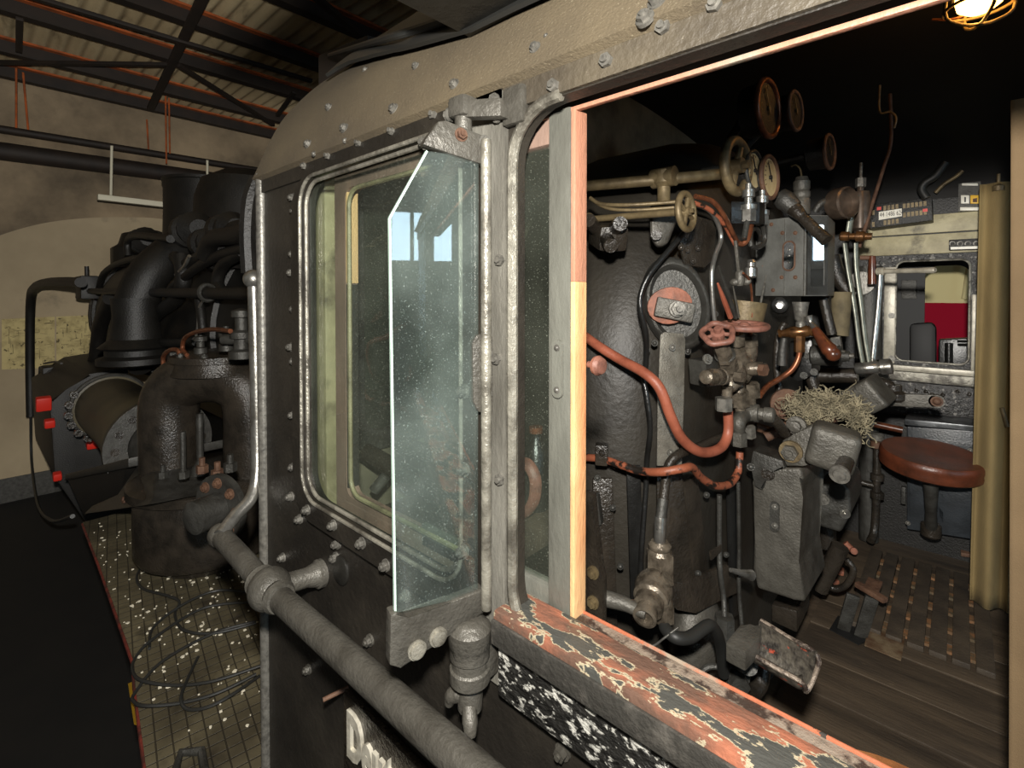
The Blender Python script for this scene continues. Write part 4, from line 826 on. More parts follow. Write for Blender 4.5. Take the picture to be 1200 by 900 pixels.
gv = V3((.697, .717, 0)); gn = V3((.717, -.697, 0)); b0 = V3((plan[1][0], plan[1][1], 0)); gl_ = .0727
m = plate([(0.004, zb + .004), (gl_ - .003, zb + .004), (gl_ - .003, zt_ - .004), (.004, zt_ - .004)], [rrect(.014, gl_ - .012, zb + .03, zt_ - .03, .006)], .006, lambda a, b, h: b0 + gv * a + _z * b + gn * h); gf = m.build('window_frame', 'dsteel', lb_)
m = MB(); m.prism([b0 + gv * a + _z * b + gn * .002 for a, b in ((.012, zb + .028), (gl_ - .01, zb + .028), (gl_ - .01, zt_ - .028), (.012, zt_ - .028))], gn * .001); m.build('pane', 'mirrorg', gf)
m = MB(); m.bar(b0 + nv * .002 + _z * zb, b0 + nv * .002 + _z * zt_, .006, .006, bev=.002); m.bar(V3((-.42, 1.7755, zb + .005)) , V3((-.42, 1.7755, zt_ - .005)), .003, .003); m.build('seam', 'bolt', lb_)
for a in ((904, 263), (917, 273), (932, 273), (916, 325), (932, 325), (906, 340)): q = ray(*a); k = o_.dot(nv) / q.dot(nv); bolt(q * k, nv, .005, lb_, 'rust', hexa=False, name='screw')
pl_ = thing('pump_lever', 'dark hand lever with a thick head leaning across the lubricator box', 'lever', at(920, 260, Y=1.70))
m = MB(); m.tube([at(913, 229, Y=1.68), at(920, 235, Y=1.68), at(931, 244, Y=1.68)], .026, 16, 4, radii=[.025, .031, .024]); m.build('head', 'dsteel', pl_)
m = MB(); m.tube([at(928, 242, Y=1.68), at(936, 250, Y=1.67), at(940, 254, Y=1.67)], .018, 14, 3, radii=[.024, .019, .016]); m.tube([at(939, 253, Y=1.67), at(955, 269, Y=1.66), at(969, 282, Y=1.65)], .0165, 16, 3, radii=[.0155, .0165, .018]); m.build('grip', 'cast', pl_)
sc_ = thing('oil_cup', 'silver ribbed oil cup standing on the lubricator box', 'oil cup', at(939, 252, Y=1.88))
c = at(939, 252, Y=1.86); m = MB(); m.lathe(c, (0, 0, 1), [(.026, 0), (.026, .05), (.022, .055), (.026, .06), (.026, .075), (.022, .08), (.025, .085), (.025, .11), (.02, .115), (.018, .125)], 20); m.build('cup', 'steel', sc_)
m = MB(); m.tube([c + _z * .12, c + _z * .15 - RIGHT * .005, c + _z * .165 - RIGHT * .02, c + _z * .16 - RIGHT * .035], .003, 6); m.build('wire_hook', 'brass', sc_)
vb = thing('angle_bracket_valves', 'black angle bracket carrying two bright compression fittings above the tool pot', 'bracket', at(876, 262, X=-.42))
m = MB(); m.prism([at(*q, X=-.43) for q in ((858, 236), (886, 236), (904, 244), (858, 244))], (.0, .04, .0), .002); m.prism([at(*q, X=-.43) for q in ((857, 236), (864, 236), (864, 262), (857, 262))], (.05, .06, 0), .002); m.build('angle', 'blackg', vb)
for (px, py, s) in ((877, 246, 1), (893, 252, .9)):
    c = at(px, py, X=-.40); m = MB(); m.hexn(c - _z * .03 * s, c + _z * .0, .018 * s); m.lathe(c, (0, 0, 1), [(.02 * s, 0), (.02 * s, .012), (.01, .014), (.01, .03), (.015, .032), (.015, .05), (.008, .052), (.008, .066)], 14); m.build('compression_fitting', 'chrome', vb)
m = MB(); m.tube([at(876, 256, X=-.40), at(874, 268, X=-.40), at(872, 280, X=-.40)], .007, 8); m.tube([at(893, 262, X=-.40), at(896, 275, X=-.40), at(895, 285, X=-.40), at(888, 290, X=-.40), at(880, 287, X=-.40), at(880, 272, X=-.41), at(886, 268, X=-.42), at(892, 276, X=-.42), at(890, 286, X=-.41)], .0065, 8); m.build('grey_tail', 'dsteel', vb)
m = MB(); m.tube([at(864, 284, X=-.42), at(870, 286, X=-.41), at(876, 280, X=-.40), at(880, 264, X=-.40)], .007, 8); m.build('copper_tail', 'copper', vb)
wv = thing('wing_nut_valve', 'grey flat rod ending in a wing nut above the tool pot', 'valve', at(868, 335, X=-.42))
m = MB(); m.bar(at(862, 281, X=-.42), at(866, 318, X=-.42), .011, .008, up=(1, 0, 0), bev=.002); m.build('flat_rod', 'steel', wv)
m = MB(); c = at(867, 326, X=-.42); m.lathe(c + _z * .02, (0, 0, -1), [(.008, 0), (.012, .006), (.012, .03), (.008, .04)], 14); m.sphere(c - RIGHT * .014 - _z * .01, .012, (1, .5, .8)); m.sphere(c + RIGHT * .016 - _z * .008, .013, (1, .5, .8)); m.build('wing_nut', 'steel', wv)
c = at(880, 318, X=-.46); m = MB(); m.lathe(c - _z * .02, (0, 0, 1), [(.012, 0), (.018, .005), (.018, .03), (.012, .035), (.012, .045), (.015, .047), (.01, .055)], 14); m.build('acorn_nut', 'chrome', wv)

# tool pot
tp = thing('tool_pot', 'dull brass can holding rods and wires behind the red handwheels', 'pot', at(872, 395, X=-.40))
c = at(872, 371, X=-.43); h = px2m(c, 22); r0 = px2m(c, 23); m = MB()
upv = (_z + RIGHT * .12).normalized()
m.lathe(c - upv * h * .7, upv, [(.01, 0), (r0 * .86, .001), (r0, 2 * h * .75), (r0 * .96, 2 * h * .75), (r0 * .82, .006), (.01, .006)], 28, False); m.build('can', 'brass', tp)
for a, b, r, mt, lb in (((841, 332), (856, 372), .006, 'hose', 'orange rod leaning in the brass tool pot'), ((842, 312), (862, 372), .006, 'dsteel', 'dark pointed rod leaning in the brass tool pot'), ((859, 335), (866, 372), .003, 'steel', 'thin grey wire standing in the brass tool pot'), ((898, 322), (888, 372), .003, 'bolt', 'bright needle standing at the far side of the tool pot')):
    m = MB(); m.tube([at(*a, X=-.40), at((a[0] + b[0]) / 2, (a[1] + b[1]) / 2, X=-.40), at(*b, X=-.40)], r, 8, 3, radii=[r * .4, r, r]); tag(m.build('rod', mt), lb, 'rod', 'rods in the tool pot')
m = MB(); m.tube([at(871, 320, X=-.40), at(878, 328, X=-.40), at(881, 345, X=-.40), at(881, 372, X=-.40)], .003, 6); tag(m.build('rod', 'copper'), 'bent copper wire standing in the brass tool pot', 'rod', 'rods in the tool pot')

# valve cluster
vc = thing('valve_cluster', 'cluster of oily hexagonal valve bodies with faded red handwheels', 'valve', at(855, 505, X=-.44))
def hx(a, b, r, X=-.43, mat='oilsteel', name='hex_nut'):
    m = MB(); m.hexn(at(*a, X=X), at(*b, X=X), r); m.build(name, mat, vc)
c = at(841, 391, X=-.40); nn = V3((.2, -.62, .75)).normalized()
m = MB(); R0 = px2m(c, 16.5); u, v = frame_of(nn)
m.tube([c + (u * math.cos(t) + v * math.sin(t)) * R0 * (1 + .07 * math.cos(5 * t)) for t in [2 * math.pi * i / 40 for i in range(40)]], .0068, 10, 0, True)
for k in range(5):
    t = 2 * math.pi * k / 5 + .6; m.tube([c, c + (u * math.cos(t) + v * math.sin(t)) * R0], .0045, 8, 0)
m.lathe(c - nn * .012, nn, [(.015, 0), (.015, .016), (.008, .018), (.008, .028)], 14); m.build('red_handwheel', 'pinkred', vc)
c = at(872, 382, X=-.385); m = MB(); R0 = px2m(c, 24); nn = V3((.05, -.08, 1)).normalized(); m.torus(c, nn, R0, .008, 30, 10); u, v = frame_of(nn)
for k in range(4):
    t = k * math.pi / 2 + .3; m.tube([c, c + (u * math.cos(t) + v * math.sin(t)) * R0], .0045, 8, 0)
m.lathe(c - nn * .01, nn, [(.014, 0), (.014, .014), (.007, .02)], 14); m.build('red_handwheel', 'pinkred', vc)
hx((850, 422), (843, 400), .0195, -.405); hx((854, 431), (849, 416), .0235, -.41)
m = MB(); m.lathe(at(850, 417, X=-.405), at(842, 392, X=-.402) - at(850, 417, X=-.405), [(.022, 0), (.024, .004), (.012, .008), (.008, .05)], 16); m.build('spindle', 'dsteel', vc)
for a_, b_ in (((863, 398), (863, 378)), ((879, 398), (878, 380))):
    m = MB(); m.cyl(at(*a_, X=-.425), at(*b_, X=-.415), .0065); m.build('spindle', 'copper', vc)
hx((864, 405), (863, 391), .0195, -.425); hx((879, 405), (878, 392), .0205, -.425)
m = MB(); m.sphere(at(858, 438, X=-.415), .034, (1, 1, 1.1), 20); m.tube([at(856, 428, X=-.412), at(858, 440, X=-.415), at(854, 456, X=-.415)], .026, 18, 4, radii=[.027, .032, .014]); m.build('body', 'oilsteel', vc)
m = MB(); a_, b_ = at(826, 442, X=-.40), at(864, 441, X=-.385); m.lathe(a_, b_ - a_, [(.010, 0), (.015, .004), (.015, .02), (.0185, .025), (.0185, .066), (.016, .07), (.019, .073), (.019, .082), (.010, .085)], 20); m.build('side_cylinder', 'oilsteel', vc)
m = MB(); q = at(862, 441, X=-.385); m.hexn(q, q + V3((.018, -.004, 0)), .012); m.build('front_plug', 'oilsteel', vc)
m = MB(); m.tube([at(865, 408, X=-.425), at(866, 420, X=-.43), at(870, 430, X=-.43), at(868, 446, X=-.43)], .026, 18, 4, radii=[.016, .021, .031, .02]); m.tube([at(879, 404, X=-.425), at(878, 416, X=-.43), at(873, 426, X=-.43)], .019, 16, 3, radii=[.019, .021, .02]); m.build('rear_body', 'oilsteel', vc)
m = MB(); a_, b_ = at(876, 432, X=-.41), at(894, 432, X=-.375); m.lathe(a_, b_ - a_, [(.016, 0), (.018, .01), (.018, .035), (.014, .037), (.014, .045)], 18); m.build('side_outlet', 'oilsteel', vc)
m = MB(); q = at(891, 433, X=-.375); m.hexn(q, q + V3((.014, -.004, 0)), .016); m.build('side_plug', 'rust', vc)
m = MB(); m.lathe(at(852, 452, X=-.415), (0, 0, -1), [(.014, 0), (.012, .012), (.012, .03), (.016, .034), (.016, .04)], 16); m.build('neck', 'oilsteel', vc)
hx((848, 481), (848, 466), .0195, -.41, 'bolt')
hx((867, 475), (866, 458), .0245, -.425); hx((882, 465), (881, 449), .020, -.425)
for a_, b_, r_ in (((866, 444), (866, 460), .014), ((867, 474), (868, 484), .013), ((881, 462), (882, 482), .010)):
    m = MB(); m.cyl(at(*a_, X=-.425), at(*b_, X=-.425), r_); m.build('neck', 'oilsteel', vc)
m = MB(); m.tube([at(866, 506, X=-.42), at(866, 494, X=-.42), at(872, 486, X=-.42), at(884, 484, X=-.40)], .017, 14, 4, radii=[.014, .018, .02, .022]); m.lathe(at(884, 484, X=-.40), (1, .1, 0), [(.024, 0), (.024, .01), (.016, .012), (.016, .022), (.02, .024), (.02, .045), (.012, .05)], 16); m.build('elbow', 'steel', vc)
hx((866, 522), (866, 506), .0195, -.42, 'steel'); hx((879, 512), (878, 499), .016, -.435, 'bolt')
m = MB(); m.tube([at(905, 489, X=-.36), at(912, 497, X=-.35), at(920, 508, X=-.34)], .014, 12, 3); m.build('outlet', 'cast', vc)
sb = thing('small_junction_box', 'small black open bracket box beside the valve cluster', 'box', at(820, 450, X=-.49))
m = MB(); m.prism([at(*q, X=-.48) for q in ((806, 420), (838, 416), (838, 424), (836, 447), (808, 450))], (.05, -.02, 0), .006); q = m.build('box', 'dsteel', sb); bolt(at(829, 421, X=-.43), (1, -.6, .3), .009, q, 'bolt')

# vertical pipe with drain valve low on the boiler
dvv = thing('drain_valve', 'oily drain valve with black lever low on the boiler', 'valve', P(765, 740, .05))
m = MB(); m.tube([P(777, 585, .05), P(775, 602, .055), P(773, 620, .06), P(773, 648, .06)], .0115, 12, 5); m.build('pipe', 'dsteel', dvv)
m = MB(); m.tube([P(774, 606, .057), P(773, 630, .061), P(773, 645, .06)], .013, 12, 2); m.build('bare_pipe_end', 'chrome', dvv)
m = MB(); q = P(773, 675, .06); m.hexn(q, q + _z * .052, .031); m.lathe(q + _z * .052, (0, 0, 1), [(.027, 0), (.022, .008), (.025, .012), (.025, .018), (.018, .026)], 18); m.build('union_nut', 'oilsteel', dvv)
m = MB(); c = P(766, 690, .075); m.sphere(c, .04, n=20); d = V3((.2, -.85, -.2)).normalized(); m.lathe(c, d, [(.038, 0), (.036, .03), (.03, .035), (.03, .055), (.022, .058), (.024, .08), (.018, .082), (.018, .07)], 20); m.cyl(c, P(783, 678, .08), .016); m.tube([c, P(778, 702, .08), P(778, 715, .08)], .018, 12, 3, radii=[.03, .018, .02]); m.build('body', 'oilsteel', dvv)
tip = c + d * .07
m = MB(); m.tube([tip, tip + V3((-.03, -.005, .004)), tip + V3((-.05, -.012, .008)), tip + V3((-.10, -.035, .012))], .013, 14, 4, radii=[.01, .013, .015, .017]); m.build('lever', 'steel', dvv)
m = MB(); q = P(777, 726, .08); m.hexn(q, q + _z * .034, .024); m.build('lower_nut', 'oilsteel', dvv)
m = MB(); m.tube([P(742, 705, .06), P(742, 718, .06), P(750, 728, .06), P(758, 718, .06), P(758, 708, .06)], .009, 8); m.build('shackle', 'rust', dvv)
pipe('drain_hose', 'black drain hose sagging from the drain valve across a pale boss', 'hose', [P(778, 726, .08), P(780, 737, .09), P(792, 747, .1), P(808, 747, .1), P(822, 738, .1), P(832, 733, .1), P(840, 742, .1), P(845, 760, .09), P(848, 790, .08)], .0125, 'rubber', n=12)
pipe('loose_wire', 'bent bright wire hanging loose beside the drain valve', 'wire', [P(720, 742, .08), P(735, 748, .09), P(750, 757, .1), P(765, 757, .1), P(778, 748, .1), P(795, 735, .1)], .0022, 'chrome')
rr = thing('drain_rod', 'thin vertical rod with a hexagonal coupling near the pedal', 'rod', P(849, 800, .06))
m = MB(); m.tube([P(843, 580, .04), P(843, 640, .04), P(844, 670, .045), P(848, 700, .05), P(849, 725, .06)], .0065, 10, 5); m.build('rod', 'dsteel', rr)
m = MB(); q = P(849, 736, .06); m.hexn(q - _z * .015, q + _z * .03, .023); m.lathe(q - _z * .015, (0, 0, -1), [(.019, 0), (.019, .012), (.012, .016), (.012, .15)], 14); m.build('coupling', 'dsteel', rr)
m = MB(); m.prism([P(*q, .045) for q in ((831, 646), (844, 638), (844, 645), (832, 656))], (.004, 0, 0)); m.build('bracket', 'cast', rr)
r2_ = thing('gauge_rod', 'thin rust spotted vertical rod crossing a small bright lever', 'rod', P(865, 760, .05))
m = MB(); m.tube([P(865, 565, .05), P(866, 640, .05), P(866, 690, .05), P(870, 740, .06)], .005, 8, 4); m.build('rod', 'dsteel', r2_)
m = MB(); m.tube([P(856, 668, .06), P(868, 671, .07), P(880, 674, .08)], .009, 10, 3, radii=[.005, .008, .014]); m.build('lever', 'chrome', r2_)

# left edge stuff near the sash
lv = thing('oily_strip', 'oily brown vertical strip with two bolts at the foot of the sliding window', 'strip', at(700, 740, Y=.86))
m = MB(); m.prism([at(*q, Y=.86) for q in ((684, 575), (694, 580), (698, 655), (706, 680), (706, 745), (684, 740))], (.0, .02, 0), .006); q = m.build('plate', 'cast', lv)
for a in ((695, 671), (695, 706)): bolt(at(*a, Y=.858), (0, -1, 0), .010, q, 'brass')
lx = thing('side_box', 'small grey box on the boiler side near the sliding window', 'box', P(700, 620))
m = MB(); m.prism([P(*q, .0) for q in ((690, 580), (703, 575), (708, 610), (692, 618))], V3((.3, -.9, 0)) * .03, .005); m.build('box', 'dsteel', lx)
m = MB(); m.span((-.95, .50, -1.25), (-.56, 1.06, -1.19), .004); tag(m.build('rusty_ledge', 'rust'), 'rusty brown ledge beneath the drain valve', 'ledge')
# things behind the narrow sash glass
cn = thing('leather_strap', 'brown leather strap loop hanging behind the narrow window glass', 'strap', at(618, 600, Y=.75))
m = MB(); m.tube([at(605, 545, Y=.75), at(617, 543, Y=.75), at(627, 560, Y=.75), at(626, 585, Y=.75), at(617, 600, Y=.75), at(608, 606, Y=.75)], .012, 10, 6, flat=.35); m.build('loop', 'pinkred', cn)
bt = thing('dark_bottle', 'dark bottle with copper coloured cap behind the narrow window glass', 'bottle', at(628, 590, Y=.82))
c = at(628, 596, Y=.82); m = MB(); m.lathe(c, (0, 0, 1), [(.026, 0), (.028, .01), (.028, .13), (.014, .15), (.014, .165)], 20); m.build('body', 'blackg', bt); m = MB(); m.cyl(c + _z * .165, c + _z * .178, .015); m.build('cap', 'copper', bt)
m = MB(); m.span((-.93, .56, -.50), (-.60, .95, -.46), .006); tag(m.build('side_shelf', 'floorwood'), 'dirty wooden shelf behind the narrow window glass', 'shelf')
m = MB(); m.tube([at(428, 530, Y=.62), at(480, 560, Y=.66), at(540, 600, Y=.70)], .022, 12, 3); m.tube([at(470, 520, Y=.66), at(560, 555, Y=.72)], .02, 10, 0); tag(m.build('grab_bar', 'cast'), 'dark slanting bars seen through the fixed side window', 'bar')
m = MB(); m.cyl(at(438, 575, Y=.6), at(452, 558, Y=.62), .012); tag(m.build('grey_peg', 'chrome'), 'short bright peg seen through the lower fixed window', 'peg')
m = MB(); m.box(at(528, 565, Y=.7), (.07, .02, .025), None, .006); tag(m.build('red_grip', 'hose'), 'small red orange grip seen through the fixed window', 'grip')

# firehole housing, pedal
fh = thing('firedoor_housing', 'tall grey cast housing with an oval tab and flared foot', 'housing', at(915, 706, Y=1.5))
m = MB(); m.prism([at(*q, Y=1.5) for q in ((881, 566), (885, 548), (938, 548), (942, 560), (936, 582), (936, 660), (944, 706), (930, 704), (887, 690), (882, 665), (884, 610))], (.006, .24, 0), .010, 3); b_ = m.build('casting', 'steel', fh)
m = plate(rrect(-.012, .012, -.042, .042, .0115), [], .006, lambda a, b, h: at(908, 605, Y=1.499) + V3((a, -h, b))); t_ = m.build('oval_tab', 'dsteel', fh)
for z in (-.026, .026): bolt(at(908, 605, Y=1.492) + _z * z, (0, -1, 0), .006, t_, 'bolt', hexa=False)
m = MB(); m.prism([at(*q, Y=1.48) for q in ((879, 545), (882, 528), (917, 540), (920, 549), (900, 552), (893, 575), (884, 570))], (.0, .08, 0), .005); m.build('top_lug', 'dsteel', fh)
bolt(at(900, 555, Y=1.485), (.3, -1, 0), .013, fh, 'cast'); bolt(at(880, 547, Y=1.47), (.3, -1, 0), .008, fh, 'dsteel', hexa=False)
h2 = thing('small_housing', 'smaller dark grey housing behind the tall grey one', 'housing', at(975, 626, Y=2.0))
m = MB(); m.prism([at(*q, Y=1.95) for q in ((950, 614), (950, 580), (962, 568), (985, 562), (996, 575), (998, 600), (985, 625))], (0, .25, 0), .014, 3); q = m.build('casting', 'dsteel', h2); bolt(at(965, 585, Y=1.945), (0, -1, 0), .014, q, 'bolt'); bolt(at(990, 602, Y=1.945), (.4, -1, 0), .012, q, 'chrome')
pd = thing('foot_pedal', 'worn dished foot pedal with red flecks and raised side rims', 'pedal', at(905, 800, X=-.30))
Zp = at(905, 765, X=-.27).z
a0, a1, a2, a3 = at(872, 762, Z=Zp), at(892, 727, Z=Zp + .03), at(958, 768, Z=Zp + .03), at(940, 800, Z=Zp - .01)
m = MB(); m.grid(lambda u, v: a0.lerp(a3, u).lerp(a1.lerp(a2, u), v) - _z * (.045 * math.sin(math.pi * v) ** .7) + _z * (.0 if u < .9 else (u - .9) * .1), 14, 14, .008); m.build('dish', 'pedal', pd)
m = MB(); m.tube([a0 + _z * .002, a0.lerp(a3, .5), a3, a3.lerp(a2, .25) - _z * .03, a3.lerp(a2, .75) - _z * .03, a2, a2.lerp(a1, .5), a1], .0045, 8, 4); m.build('worn_rim', 'flakymetal', pd)
m = MB(); m.prism([at(*q, Z=Zp + .03) for q in ((850, 752), (868, 730), (880, 734), (893, 730), (890, 748), (874, 764))], (0, 0, -.04), .006); m.build('hinge_block', 'steel', pd)
m = MB(); m.cyl(at(868, 775, X=-.38), at(876, 778, X=-.34), .022); m.build('hinge_pin', 'dsteel', pd)
pb = thing('pedal_linkage', 'big rusty bolts and link under the foot pedal', 'linkage', at(880, 815, X=-.38))
for a, r in (((864, 794), .022), ((893, 778), .022)):
    q = at(*a, X=-.38); d = V3((.5, -.8, 0)).normalized(); m = MB(); m.cyl(q - d * .03, q, r * 1.3); m.hexn(q, q + d * .03, r); m.build('bolt', 'dsteel', pb)
m = MB(); m.tube([at(893, 780, X=-.36), at(890, 800, X=-.36), at(878, 815, X=-.37), at(865, 822, X=-.37)], .02, 12, 4); m.build('link', 'cast', pb)
m = MB(); m.torus(at(838, 800, X=-.42), (.5, -.8, .2), .035, .007, 24, 8); m.prism([at(*q, X=-.42) for q in ((848, 782), (862, 775), (863, 790), (850, 800))], (.01, .02, 0), .003); m.build('plate_ring', 'dsteel', pb)
sbx = thing('grey_step_box', 'dark grey box with a bright edge behind the foot pedal', 'box', at(920, 740, Y=1.75))
m = MB(); m.prism([at(*q, Y=1.75) for q in ((904, 708), (934, 716), (934, 742), (904, 728))], (0, .18, 0), .006); m.build('box', 'cast', sbx)

# big crank with head
ck = thing('firedoor_crank', 'heavy grey crank arm with a square head and stub handle', 'crank', at(960, 560, Y=1.45))
m = MB(); m.prism([at(*q, Y=1.46) for q in ((914, 530), (917, 516), (930, 509), (958, 494), (964, 545), (940, 546), (922, 547))], (0, .03, 0), .006); m.build('arm', 'steel', ck)
c = at(927, 529, Y=1.455); m = MB(); m.cyl(c + V3((0, .05, 0)), c - V3((0, .006, 0)), .028); q = m.build('pivot_washer', 'brass', ck); m = MB(); m.hexn(c, c - V3((0, .022, 0)), .020); m.cyl(c, c - V3((0, .03, 0)), .009); m.build('pivot_nut', 'steel', q)
c = at(976, 524, Y=1.44); m = MB(); m.box(c, (.105, .09, .103), Matrix.Rotation(R(12), 3, 'Y') @ Matrix.Rotation(R(8), 3, 'Z'), .022, 4); m.build('square_head', 'steel', ck)
m = MB(); a, b = at(992, 540, Y=1.41), at(984, 556, Y=1.33); m.tube([a, a.lerp(b, .6), b], .017, 16, 2); m.build('stub_handle', 'cast', ck)
m = MB(); d = (b - a).normalized(); m.lathe(b - d * .004, d, [(.021, 0), (.021, .007), (.014, .007), (.012, .010)], 20); m.build('stub_ring', 'bolt', ck)
m = MB(); m.bar(at(932, 500, Y=1.48), at(957, 512, Y=1.50), .03, .012, up=(0, -1, 0), bev=.003); m.lathe(at(934, 498, Y=1.48), (0, -1, 0), [(.024, 0), (.024, .012), (.014, .013), (.014, .03), (.006, .032)], 18); m.build('link_pin', 'steel', ck)
bars = thing('firedoor_rods', 'brown slanting rods under the cotton waste', 'rods', at(950, 515, Y=1.74))
for a, b, r in (((897, 512), (950, 486), .017), ((945, 502), (998, 478), .018), ((885, 500), (935, 515), .014), ((920, 508), (968, 492), .012)):
    m = MB(); m.tube([at(*a, Y=1.74), at(*b, Y=1.80)], r, 12, 0); m.build('rod', 'rust', bars)
q = at(921, 473, Y=1.8); m = MB(); m.lathe(q, V3((.5, -.8, 0)), [(.05, 0), (.05, .01), (.03, .012)], 24); tag(m.build('rusty_flange', 'rust'), 'round rusty flange half hidden by the cotton waste', 'flange')
# cotton waste
m = MB(); rnd = random.Random(11)
def tuft(px, py, y, n, sp, r=.0013, L=.02):
    for _ in range(n):
        p = at(px, py, Y=y) + V3((rnd.gauss(0, sp), rnd.gauss(0, sp), rnd.gauss(0, sp * .55)))
        pts = [p]
        d = V3((rnd.gauss(0, 1), rnd.gauss(0, 1), rnd.gauss(0, .8))).normalized()
        for k in range(4):
            d = (d + V3((rnd.gauss(0, .9), rnd.gauss(0, .9), rnd.gauss(0, .9)))).normalized(); pts.append(pts[-1] + d * L * rnd.uniform(.4, .8))
        m.tube(pts, r, 4, 3)
for px, py, y, n in ((932, 476, 1.68, 60), (938, 482, 1.66, 70), (945, 472, 1.70, 90), (953, 478, 1.68, 100), (960, 470, 1.70, 100), (968, 476, 1.68, 110), (976, 470, 1.70, 100), (984, 476, 1.68, 100), (992, 474, 1.68, 90), (1000, 480, 1.68, 80), (955, 486, 1.66, 60), (1004, 490, 1.66, 40), (1006, 500, 1.65, 30), (1004, 508, 1.65, 14)): tuft(px, py, y, n, .016)
for k in range(26):
    px = 930 + 74 * (k + .5) / 26; m.sphere(at(px, 478 + rnd.uniform(-4, 5), Y=1.71), rnd.uniform(.012, .022), (1.2, 1.2, .8), 8)
tag(m.build('cotton_waste', 'waste', None, 60), 'matted clump of pale oily cotton waste lying on the rods', 'cotton waste', kind='stuff')

# brass cock with two handles
bc = thing('brass_cock', 'brass cock under the lubricator with one hanging and one wooden handle', 'valve', at(937, 430, Y=1.76))
m = MB(); a, b = at(912, 391, Y=1.72), at(957, 387, Y=1.74); m.lathe(a, b - a, [(.012, 0), (.015, .006), (.010, .01), (.015, .03), (.018, .035), (.018, .08), (.015, .085), (.018, .09), (.018, .105), (.012, .11)], 18); q = at(937, 405, Y=1.73); m.hexn(q - _z * .02, q + _z * .03, .015); m.build('body', 'brassb', bc)
m = MB(); m.lathe(at(938, 386, Y=1.735), (0, 0, 1), [(.014, 0), (.014, .02), (.011, .025), (.016, .03), (.02, .06), (.024, .085)], 16); m.build('inlet', 'bolt', bc)
m = MB(); m.tube([at(919, 396, Y=1.70), at(917, 410, Y=1.70), at(916, 428, Y=1.70)], .01, 12, 4, radii=[.009, .013, .015]); m.build('hanging_handle', 'dsteel', bc)
m = MB(); m.tube([at(947, 370, Y=1.72), at(950, 378, Y=1.72), at(956, 386, Y=1.71)], .008, 10, 3, radii=[.012, .008, .01]); m.build('handle_lug', 'chrome', bc)
m = MB(); m.tube([at(955, 385, Y=1.71), at(963, 398, Y=1.70), at(972, 410, Y=1.69), at(979, 418, Y=1.69)], .018, 14, 4, radii=[.011, .016, .022, .012]); m.sphere(at(976, 415, Y=1.69), .021); m.build('wooden_handle', 'wood', bc)
m = MB(); m.tube([at(937, 406, Y=1.73), at(936, 418, Y=1.73), at(929, 432, Y=1.72), at(915, 443, Y=1.70), at(900, 452, Y=1.66), at(890, 464, Y=1.6)], .0085, 12, 5); m.build('copper_outlet', 'copper', bc)
kn = thing('round_knob', 'dark round knob with a bright centre below the lubricator box', 'knob', at(914, 368, Y=1.74))
c = at(914, 358, Y=1.76); m = MB(); m.lathe(c, V3((.2, -1, 0)), [(.026, -.03), (.027, .0), (.024, .012), (.014, .016)], 24); m.build('knob', 'blackg', kn); m = MB(); n_ = V3((.2, -1, 0)).normalized(); m.hexn(c + n_ * .014, c + n_ * .026, .010); m.build('centre_nut', 'chrome', kn)
bv = thing('brake_valve', 'black brake valve body with a stubby grey cylinder', 'valve', at(945, 450, Y=1.95))
m = MB(); m.prism([at(*q, Y=1.92) for q in ((925, 400), (952, 396), (952, 440), (935, 448), (922, 440))], (0, .14, 0), .012); m.build('body', 'blackg', bv)
m = MB(); a, b = at(950, 416, Y=1.92), at(982, 417, Y=1.92); m.lathe(a, b - a, [(.028, 0), (.034, .006), (.034, .085), (.02, .09), (.016, .11)], 22); m.build('cylinder', 'dsteel', bv)
m = MB(); m.hexn(at(984, 416, Y=1.92), at(990, 417, Y=1.92), .02); m.cyl(at(988, 417, Y=1.92), at(1001, 417, Y=1.92), .008); m.prism([at(*q, Y=1.95) for q in ((972, 396), (984, 394), (987, 412), (974, 414))], (0, .03, 0), .005); m.build('end_nut', 'steel', bv)
for a in ((946, 417), (942, 440), (954, 436), (980, 401)): bolt(at(*a, Y=1.91), (0, -1, 0), .009, bv, 'dsteel')
m = MB(); m.tube([at(965, 350, Y=2.0), at(970, 372, Y=2.0), at(975, 392, Y=2.0)], .016, 12, 3); m.tube([at(950, 398, Y=2.02), at(948, 430, Y=2.02), at(960, 470, Y=2.02)], .02, 12, 3); m.tube([at(915, 470, Y=1.95), at(910, 430, Y=1.95), at(912, 395, Y=1.95), at(920, 378, Y=1.95)], .012, 10, 4); tag(m.build('black_conduit', 'cast'), 'black conduits behind the brass cock and brake valve', 'pipe')
dr = thing('drum_fitting', 'dark drum with a shiny edge beside the oil cup', 'drum', at(988, 255, Y=2.1))
a = at(978, 240, Y=2.1); m = MB(); m.lathe(a, V3((1, -.55, 0)), [(.02, -.01), (.052, 0), (.056, .01), (.056, .05), (.05, .055), (.046, .03)], 28); m.build('drum', 'brownsteel', dr)
m = MB(); m.tube([at(955, 248, Y=2.05), at(962, 238, Y=2.05), at(974, 234, Y=2.08)], .012, 10, 4); m.build('arched_pipe', 'dsteel', dr)
cyv = thing('vertical_cylinder', 'brown vertical cylinder with a hexagonal cap above the levers', 'cylinder', at(1008, 268, Y=2.4))
c = at(1008, 262, Y=2.4); m = MB(); m.lathe(c, (0, 0, 1), [(.022, -.06), (.022, -.03), (.034, -.02), (.034, .10), (.03, .125), (.012, .13), (.012, .15)], 22); m.build('barrel', 'brownsteel', cyv); m = MB(); m.hexn(c + _z * .145, c + _z * .18, .018); m.cyl(c + _z * .18, c + _z * .24, .006); m.build('cap_nut', 'bolt', cyv)

